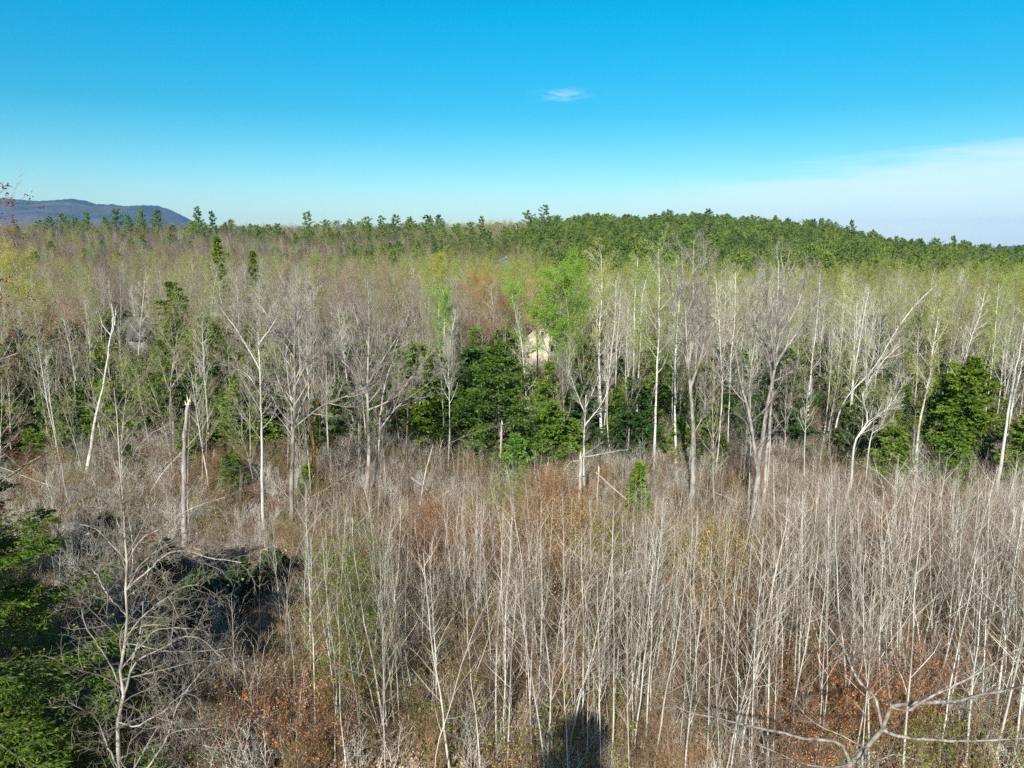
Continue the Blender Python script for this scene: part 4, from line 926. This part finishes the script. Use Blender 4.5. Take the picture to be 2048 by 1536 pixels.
def zone(px, y):
    if y < 110:
        return "before the grey house" if px < 450 else "around the maple trunks" if px < 850 else "near the cream house" if px < 1180 else "among the white aspens" if px < 1650 else "around the leaning birches"
    return "beyond the grey house" if px < 450 else "beyond the maples" if px < 850 else "beyond the cream house" if px < 1180 else "beyond the aspens" if px < 1650 else "beyond the leaning birches"

gx, gy, gp = frustum_pts(40, 640, 14.0, rng)
u = rng.random(len(gx)); u2 = rng.random(len(gx))
pinep = np.interp(gp, [0, 450, 560, 700, 1050, 1150, 1750, 1900, 2048], [.03, .04, .07, .13, .20, .72, .78, .5, .5]) * np.where(gp > 1110, smooth(205, 250, gy), smooth(255, 330, gy))
clump = 0.5 + 0.5 * np.sin(gx * 0.045 + 1.7) * np.sin(gy * 0.035 + gx * 0.01)
pinep = pinep * np.where(gp < 1110, 2.2 * clump ** 2 + 0.1, 0.75 + 0.35 * clump)
pinep = np.where(gp < 560, pinep + 0.07 * smooth(430, 500, gy), pinep)
keep = ~(blocked(gp, gy) & (rng.random(len(gx)) < 0.72)) & (gy < 620)
keep &= ~((gy < 47) & ((u2 < 0.72) | (gp < 60)))
keep &= ~((gy < 68) & (gp > 915) & (gp < 1100)) & ~((gy < 62) & (gp > 1850) & (gp < 2000))
keep &= ~((gy < 57) & (gp > 820) & (gp < 1330)) & ~((gy < 57) & (u2 < np.where(gp < 820, 0.05, 0.35)))
keep &= ~((gy > 430) & (u2 < 0.25) & (gp < 560))
recs = []       # (family, variant, x, y, h, rot)
for i in np.nonzero(keep)[0]:
    x, y, px = gx[i], gy[i], gp[i]
    if u[i] < pinep[i]:
        h = 7 + 9 * rng.random() ** 1.5 if px > 1100 else rng.uniform(7, 13)
        h *= 1 + 0.25 * math.sin(x * 0.06 + 1) * math.sin(y * 0.05)
        if y > 480 and rng.random() < 0.03: h = rng.uniform(15, 18)
        recs.append(("pine", rng.integers(0, len(pine_kinds)), x, y, h)); continue
    v = rng.random()
    if y > 110: green = np.interp(px, [0, 250, 700, 820, 900, 1350, 1550, 1700, 2048], [.28, .14, .16, .5, .72, .72, .42, .65, .65]) * (1 if y < 290 else .45)
    else: green = np.interp(px, [0, 500, 600, 850, 950, 1400, 1500, 1680, 2048], [.42, .35, .12, .14, .32, .35, .22, .5, .5])
    green *= 0.7 + 0.6 * (math.sin(x * 0.09 + 2) * math.sin(y * 0.07 + 1) > 0)
    if v < green: k = 8 + rng.integers(0, 2) if rng.random() < 0.8 else 12
    elif v < green + 0.07: k = 10
    elif v < green + 0.12: k = 11
    elif v < green + 0.12 + (0.28 if 1150 < px else 0.12): k = 6 + rng.integers(0, 2)
    else: k = rng.integers(0, 6)
    h = rng.uniform(9.0, 14.5) * (1.0 if y > 90 else 1.0)
    if y < 75: h *= 0.85
    if y < 57: h *= 0.8
    if y < 47: h *= 0.75
    if y > 300: h *= 0.85
    recs.append(("far", k, x, y, h))
# skyline pines one can tell apart
young = [conifer(650 + i, 6.0, 1.9 + 0.3 * (i % 3), M[mk], nb=60, n2=8, n3=8, ls=0.34, lw=0.13, kind="hem", t0=0.06) for i, mk in enumerate(["hem", "hemd", "hem", "hemy", "hemd", "hem"])]
ugx, ugy, ugp = frustum_pts(50, 150, 9.5, rng)
up_ = np.interp(ugp, [0, 250, 500, 620, 700, 850, 950, 1150, 1250, 1650, 1720, 2048], [.8, .85, .75, .35, .6, .6, .65, .7, .55, .35, .8, .8]) * np.interp(ugy, [50, 58, 110, 150], [0.35, 0.8, .6, .3]) * np.where((ugy < 57) & (ugp > 620) & (ugp < 1600), 0.2, 1)
nyh, uh_rest = 0, []
oo = np.argsort(ugy); ugx, ugy, ugp, up_ = ugx[oo], ugy[oo], ugp[oo], up_[oo]
for x, y, px, p in zip(ugx, ugy, ugp, up_):
    if rng.random() > p or blocked(np.array([px]), np.array([max(y, 63.0)]))[0] and y > 60: continue
    k = rng.integers(0, 6); s = (0.5 + 1.1 * rng.random() ** 1.4) * (0.75 if y < 62 else 1)
    nyh += 1
    if nyh > 295: uh_rest.append((k, x, y, s)); continue
    o = bpy.data.objects.new("young_hemlock", None); COL.objects.link(o); o.empty_display_size = 0.3
    o.location = (x, y, gz(x, y)); o.rotation_euler = (0, 0, rng.uniform(0, 6.28)); o.scale = (s, s, s)
    setp(o, "young %s hemlock growing under bare trees %s" % (["green", "dark", "green", "yellow green", "dark", "green"][k], zone(px, y)), "tree", "young %s hemlocks %s" % (["green", "dark", "green", "yellow green", "dark", "green"][k], zone(px, y)))
    for pn, me in young[k]: part(pn, me, o)
sky_pines = [(85, 447, 500, 34), (105, 440, 510, 30), (132, 432, 500, 34), (155, 440, 505, 26), (178, 430, 500, 26), (238, 424, 500, 44), (262, 436, 480, 30), (288, 424, 500, 30), (320, 424, 500, 36), (402, 420, 480, 34), (432, 428, 480, 24), (388, 448, 460, 50),
 (620, 430, 440, 40), (655, 446, 440, 40), (555, 455, 430, 50), (680, 470, 420, 40), (700, 446, 430, 36), (735, 440, 430, 44), (762, 438, 420, 44), (792, 437, 420, 46), (822, 440, 430, 30), (853, 437, 410, 44), (885, 452, 400, 44), (912, 458, 380, 60), (940, 452, 380, 56), (965, 440, 420, 36), (980, 470, 370, 60), (1010, 462, 370, 66), (1035, 455, 390, 50), (1058, 428, 440, 50), (1085, 418, 430, 56), (1100, 440, 440, 40), (1120, 455, 420, 44), (1140, 470, 400, 40), (1412, 424, 560, 34), (1380, 430, 570, 26), (1545, 436, 540, 26), (1640, 442, 520, 26), (1655, 444, 520, 28), (1700, 446, 510, 28), (1742, 466, 480, 28), (1760, 478, 470, 26), (1775, 525, 260, 60), (1140, 508, 250, 34), (1800, 482, 470, 26), (1905, 478, 480, 26), (1950, 555, 200, 50)]
PB = [("crown", m) for m in pine_kinds]
npn = 0
for i, (px, tp, y, wpx) in enumerate(sky_pines):
    x = px_x(px, y, 18); z0 = gz(x, y); h = max(at(px, tp, y)[2] - z0, 6) + (2.0 if y > 300 else 0)
    rad = wpx / 2 / FPX * y
    pr = conifer(700 + i, h, rad * 1.05, M["pine"], nb=int(h * 2.3), n2=9, n3=10, ls=0.62 * y / 430, lw=0.26 * y / 430, kind="pine", t0=0.12)
    thing_from(pr, "pine_tree", (x, y, z0), (0, 0, 0), 1, "tall dark pine with tiered boughs standing up on the skyline" if y > 300 else "single dark pine standing out above the budding woods", "tree", "tall pines along the skyline" if y > 300 else "lone pines above the woods"); npn += 1

recs.sort(key=lambda r: r[3] / r[4])
rest = {"far": [], "pine": []}; cnt = {"bare": 0, "bud": 0, "asp": 0, "pine": npn}
def place(proto, name, x, y, s, rng, label, group, lean=0.03, sxy=1.0):
    z = gz(x, y)
    o = bpy.data.objects.new(name, None); COL.objects.link(o); o.empty_display_size = 0.3
    o.location = (x, y, z); o.rotation_euler = (rng.normal(0, lean), rng.normal(0, lean), rng.uniform(0, 6.28)); o.scale = (s * sxy, s * sxy, s)
    setp(o, label, "tree", group)
    for pn, me in proto: part(pn, me, o)
    return o
for fam, k, x, y, h in recs:
    px = 1024 + FPX * x / (y * CP + 10 * SP); zn = zone(px, y)
    if fam == "pine":
        if cnt["pine"] < 290 and gz(x, y) >= -5 and y > 230:
            o = part("pine_tree", pine_kinds[k]); s = h / 17
            o.location = (x, y, gz(x, y)); o.rotation_euler = (0, 0, rng.uniform(0, 6.28)); o.scale = (s, s, s)
            w_ = "left slope" if px < 600 else "slope beneath the skyline" if px < 1150 else "rounded green hill"
            setp(o, "green pine among others on the lower %s" % w_.replace("left slope", "wooded rise under the mountain"), "tree", "pines on the %s" % w_); cnt["pine"] += 1
        else: rest["pine"].append((k, x, y, h / 17))
    else:
        if k < 6 and cnt["bare"] < 255:
            place(mid_bare[k], "bare_tree", x, y, h / 15, rng, "bare grey tree with fine upright twigs " + zn, "bare trees " + zn, sxy=0.85); cnt["bare"] += 1
        elif k in (6, 7) and cnt["asp"] < 250:
            place(mid_asp[(int(x) + k) % 4], "aspen_tree", x, y, h * 1.08 / 15, rng, "slim pale aspen with a bare narrow crown " + zn, "pale aspens " + zn, 0.05, sxy=0.9); cnt["asp"] += 1
        elif k >= 8 and cnt["bud"] < 280:
            word = ["pale green buds", "thin pale green buds", "orange buds", "small red flowers", "yellow flowers"][k - 8]
            place(mid_bud[k - 8], "budding_tree", x, y, h / 15, rng, "tree hazed with %s %s" % (word, zn), "trees with %s %s" % (word, zn)); cnt["bud"] += 1
        else: rest["far"].append((k, x, y, h / 15))
def joined(pr):
    """one mesh of a proto's parts, for the mass"""
    g = Geo(); mats = []
    for pn, me in pr:
        n = len(me.vertices); v = np.empty(n * 3, np.float32); me.vertices.foreach_get("co", v)
        f = np.empty(len(me.loops), np.int32); me.loops.foreach_get("vertex_index", f)
        mi = np.empty(len(me.polygons), np.int32); me.polygons.foreach_get("material_index", mi)
        g.v.append(v.reshape(-1, 3)); g.f.append(f.reshape(-1, 4) + g.n); g.m.append(mi + len(mats)); g.n += n; mats += list(me.materials)
    return g.mesh("joined", mats)
def dump(name, kinds, lst, label):
    a = np.array(lst); z = ground_h(a[:, 1], a[:, 2]); n = len(a)
    rot = np.stack([rng.normal(0, .03, n), rng.normal(0, .03, n), rng.uniform(0, 6.28, n)], 1)
    s = a[:, 3]; sc_ = np.stack([s * 0.95, s * 0.95, s], 1)
    scatter(name, kinds, np.stack([a[:, 1], a[:, 2], z], 1), rot, sc_, a[:, 0].astype(int), label)
dump("evergreen_understory", [joined(p) for p in young], uh_rest, "dark and green young evergreens filling the shade under the bare trees")
dump("far_deciduous_forest", far_kinds, rest["far"], "grey and pale green haze of distant bare and budding trees")
dump("far_pine_forest", pine_kinds, rest["pine"], "dense green pines covering the distant hill")

# ------------------------------------------------------------------ sapling thicket in front
sap = [make_bare(800 + i, 8.0, 0.020 + 0.007 * (i % 4), "sapling", M["sapl"], M["sapt"], K=12, wig=[0.02, 0.035, 0.05, 0.025, 0.06][i % 5], lean=0.03) for i in range(10)]
sapj = [joined(p) for p in sap]
def sap_height(px, y):
    h = np.interp(y, [22, 26, 30, 36, 42, 50, 60], [8.6, 8.4, 7.4, 5.7, 4.2, 3.2, 3.4])
    return h * np.interp(px, [0, 500, 620, 1400, 1600, 2048], [.6, .7, 1, 1, 1.15, 1.15])
gx, gy, gp = frustum_pts(21.5, 58, 0.62, rng, 2.0)
dens = np.interp(gp, [0, 420, 560, 700, 760, 2100], [.10, .14, .35, .7, .95, 1.0])
dens = dens * np.interp(gy, [21, 26, 33, 40, 50, 58], [1, 1, .8, .5, .45, .3])
nzp = 0.5 + 0.5 * np.sin(gx * 0.7 + np.sin(gy * 0.4) * 2) * np.sin(gy * 0.55 + 1.1)
dens *= 0.55 + 0.45 * nzp
zc = gy * CP + CAM_H * SP; pyg = 768 + FPX * (CAM_H * CP - gy * SP) / zc
for cx, cy_, rx, ry in [(1110, 1170, 90, 120), (880, 1150, 110, 60), (1440, 1240, 90, 100), (705, 1330, 55, 150), (1205, 1200, 50, 60), (1010, 1060, 60, 60), (1720, 1530, 150, 90), (560, 1560, 110, 80)]:
    dens = np.where(((gp - cx) / rx) ** 2 + ((pyg - cy_) / ry) ** 2 < 1, dens * 0.45, dens)
# open leaf litter at the feet, where the shadow lies
open_ = (gy < 27.5) & (gx > -9) & (gx < 4.5); dens = np.where(open_, dens * 0.75, dens)
k = rng.random(len(gx)) < dens; gx, gy, gp = gx[k], gy[k], gp[k]
order = np.argsort(gy / sap_height(gp, gy)); rest_s = []
for q, i in enumerate(order):
    x, y, px = gx[i], gy[i], gp[i]; h = sap_height(px, y) * rng.uniform(0.72, 1.08); v = int(rng.integers(0, 10)); s = h / 8.0
    if q < 270:
        zn = "at the edge of the shaded hollow" if px < 620 else "in the dense pale thicket" if px < 1500 else "in the grey thicket beside the rusty leaves"
        place(sap[v], "sapling", x, y, s, rng, "thin pale bare sapling rising straight " + zn, "saplings " + zn, 0.035, sxy=1.0 if rng.random() < 0.85 else 1.25)["category"] = "sapling"
    else: rest_s.append((v, x, y, s))
a = np.array(rest_s); n = len(a)
scatter("sapling_thicket", sapj, np.stack([a[:, 1], a[:, 2], ground_h(a[:, 1], a[:, 2])], 1), np.stack([rng.normal(0, .05, n), rng.normal(0, .05, n), rng.uniform(0, 6.28, n)], 1),
        np.stack([a[:, 3]] * 3, 1), a[:, 0], "countless thin pale sapling stems standing close together")

# ------------------------------------------------------------------ brush
def brush_mesh(seed, h, n, mats, leaf=0.0, ls=0.06, spread=0.45):
    r = np.random.default_rng(seed)
    st = np.zeros((n, 3)); st[:, :2] = r.normal(0, spread, (n, 2)); st[:, 2] = -0.1
    d = r.normal(0, 0.22, (n, 3)); d[:, 2] = 1
    P = polylines(st, d, h * r.uniform(0.5, 1.1, n), 5, r, 0.10, 0.05); Rr = taper(P, 0.013, 0.005)
    A, AR = children(P, Rr, 6, r, 0.25, 0.98, 20, 50, lambda t, pl: pl * 0.33 * (1 - 0.4 * t), K=3, wig=0.15, up=0.06, rmin=0.006)
    B, BR = children(A, AR, 4, r, 0.2, 0.98, 20, 50, lambda t, pl: pl * 0.5, K=2, wig=0.15, up=0.04, rmin=0.0045)
    g = Geo().tubes(P, Rr, 3, 0).tubes(A, AR, 3, 0).tubes(B, BR, 3, 0)
    if leaf: crown_leaves(g, [(B, BR, 3)], r, leaf, ls, ls * 0.6, 1, 0.03)
    return g.mesh("brush", mats)
br = [brush_mesh(900 + i, 2.2 + 0.35 * (i % 4), 12, [M["brush"]]) for i in range(7)]
brg = [brush_mesh(910 + i, 2.2 + 0.3 * i, 11, [M["sapl"]]) for i in range(4)]
brl = [brush_mesh(920 + i, 2.2 if i < 5 else 3.3, 10, [M["brush"], M[l]], p, .075) for i, (l, p) in enumerate([("lrust", 1.2), ("ltan", 1.0), ("lbud", .8), ("hemy", 1.8), ("lgreen", .7), ("lrust", 2.2), ("ltan", 2.6), ("lgreen", 3.0), ("lyel", 3.0)])]
kinds = br + brg + brl      # 0-6 brown, 7-10 pale, 11.. with leaves
px_, py_ = [], []
def brush(y0, y1, per, hs):
    gx, gy, gp = frustum_pts(y0, y1, per, rng, 2.0)
    k = ~((gy < 27.5) & (gx > -9) & (gx < 4.5) & (rng.random(len(gx)) < 0.35))
    k &= ~((gp < 590) & (gp > 230) & (gy > 26) & (gy < 42) & (rng.random(len(gx)) < 0.85))
    gx, gy, gp = gx[k], gy[k], gp[k]; n = len(gx)
    u = rng.random(n); idx = rng.integers(0, 7, n)
    idx = np.where(u < 0.30, 7 + rng.integers(0, 4, n), idx)
    idx = np.where(u > 0.74, 11 + rng.integers(0, 5, n), idx)
    idx = np.where((gp < 600) & (gy > 38) & (u > 0.5) & (u < 0.72), rng.choice([13, 14, 14, 15], n), idx)
    if y0 > 50: idx = np.where((u > 0.45) & (u < 0.75), rng.choice([13, 14, 14, 15, 11], n), idx)
    # patches that keep their own leaf colour
    zc = gy * CP + CAM_H * SP; pyg = 768 + FPX * (CAM_H * CP - gy * SP) / zc
    def patch(cx, cy, rx, ry, kind, p):
        nonlocal idx
        inside = ((gp - cx) / rx) ** 2 + ((pyg - cy) / ry) ** 2 < 2.6 * rng.random(n) ** 1.6 + 0.1
        idx = np.where(inside & (rng.random(n) < p), kind, idx)
    patch(1110, 1150, 90, 110, 17, .85); patch(880, 1140, 110, 60, 16, .75); patch(1080, 1080, 60, 60, 16, .7); patch(1440, 1220, 90, 100, 17, .75); patch(1410, 1190, 50, 80, 19, .6)
    patch(1720, 1530, 150, 90, 16, .75); patch(560, 1560, 110, 80, 16, .6); patch(705, 1320, 55, 160, 18, .8); patch(860, 1440, 80, 70, 15, .5); patch(1205, 1190, 50, 60, 18, .8)
    patch(1010, 1060, 50, 60, 18, .7); patch(1830, 1150, 100, 90, 16, .7); patch(1880, 1200, 40, 70, 14, .5); patch(720, 1080, 50, 60, 14, .4); patch(1900, 1560, 140, 60, 14, .5); patch(440, 980, 120, 50, 11, .5)
    s = rng.uniform(0.7, 1.25, n) * hs * np.interp(gy, [34, 44, 60, 75], [1, .72, .72, 1])
    return np.stack([idx, gx, gy, s], 1)
B1 = brush(21.0, 62, 0.75, 1.0); B2 = brush(62, 140, 2.4, 1.1)
# rusty, tan and green leaved shrubs one can point at: the nearest ones are things
leafy = B1[(B1[:, 0] >= 16)]; leafy = leafy[np.argsort(leafy[:, 2])][:170]
ids = {tuple(r) for r in leafy}
LW = {16: "rust brown", 17: "tan orange", 18: "fresh green", 19: "yellow green"}
for r in leafy:
    kd = int(r[0]); o = part("shrub", kinds[kd]); o.location = (r[1], r[2], gz(r[1], r[2])); o.rotation_euler = (0, 0, rng.uniform(0, 6.28)); o.scale = (r[3],) * 3
    px = 1024 + FPX * r[1] / (r[2] * CP + CAM_H * SP)
    zn = "beside the shaded hollow" if px < 760 else "in the middle of the thicket" if px < 1300 else "under the crooked bare limb" if r[2] < 30 else "at the feet of the big maples"
    setp(o, "low shrub with %s leaves %s" % (LW[kd], zn), "shrub", "%s shrubs %s" % (LW[kd], zn))
B1 = np.array([r for r in B1 if tuple(r) not in ids])
a = np.concatenate([B1, B2]); n = len(a)
scatter("undergrowth", kinds, np.stack([a[:, 1], a[:, 2], ground_h(a[:, 1], a[:, 2])], 1), np.stack([rng.normal(0, .08, n), rng.normal(0, .08, n), rng.uniform(0, 6.28, n)], 1), np.stack([a[:, 3]] * 3, 1), a[:, 0], "brown leafless brush and briars")

# ------------------------------------------------------------------ thin dead stems leaning and lying in the thicket
lean_ = []
for i in range(6):
    r = np.random.default_rng(970 + i); P = polylines(np.zeros((1, 3)), np.array([[1.0, 0, 0.12]]), np.array([3.4]), 9, r, 0.05, -0.01); Rr = taper(P, 0.032, 0.010)
    g = Geo().tubes(P, Rr, 5, 0); tw_ = Geo()
    for p, q, sd in bare_crown(P, Rr, r, [sub(C2, n=9, len=0.2, t0=0.35, rmin=0.006), sub(C3, n=3, rmin=0.004)]): tw_.tubes(p, q, sd, 0)
    lean_.append([("stem", g.mesh("stem", [M["snag" if i % 2 else "pale"]])), ("twigs", tw_.mesh("twigs", [M["twig"]]))])
for i in range(60):
    y = rng.uniform(24, 56); px = rng.uniform(60, 2000); x = px_x(px, y)
    tilt = -rng.uniform(0.05, 1.1); hi = 0.25 + (rng.random() * 1.6 if tilt > -0.4 else 0)
    thing_from(lean_[i % 6], "fallen_branch", (x, y, gz(x, y) + hi * 0.4), (0, tilt, rng.uniform(0, 6.28)), rng.uniform(0.6, 1.3), "thin dead %s stem leaning or lying among the living brush" % ("grey" if i % 2 else "pale"), "branch", "thin dead %s stems in the brush" % ("grey" if i % 2 else "pale"))

# ------------------------------------------------------------------ fallen leaves
n = 100000
yy = 20 + 40 * rng.random(n) ** 1.8; xx = rng.uniform(-1, 1, n) * (yy * 0.80 + 4)
pos = np.stack([xx, yy, ground_h(xx, yy) + rng.uniform(0.01, 0.06, n)], 1)
d = rng.normal(0, 1, (n, 3)); d[:, 2] *= 0.25
lit = Geo().leaves(pos, d, rng.uniform(.08, .15, n), rng.uniform(.06, .1, n), rng, 0, 0.55)
setp(part("leaf_litter", lit.mesh("leaf_litter", [M["litter"]])), "pale tan and brown dead leaves covering the ground", kind="stuff")

# ------------------------------------------------------------------ air
hz = Geo().box(-7000, -300, -60, 9500, 9500, 410)
hm = bpy.data.materials.new("haze"); hm.use_nodes = True; t = hm.node_tree; t.nodes.clear()
out = N(t, "ShaderNodeOutputMaterial"); pv = N(t, "ShaderNodeVolumePrincipled")
pv.inputs["Color"].default_value = (0.12, 0.50, 1.0, 1); pv.inputs["Density"].default_value = 0.00006; pv.inputs["Anisotropy"].default_value = 0.0
L(t, pv.outputs[0], out.inputs["Volume"])
ho = part("haze", hz.mesh("haze", [hm], True)); setp(ho, "thin blue air over the distant hills", kind="stuff")
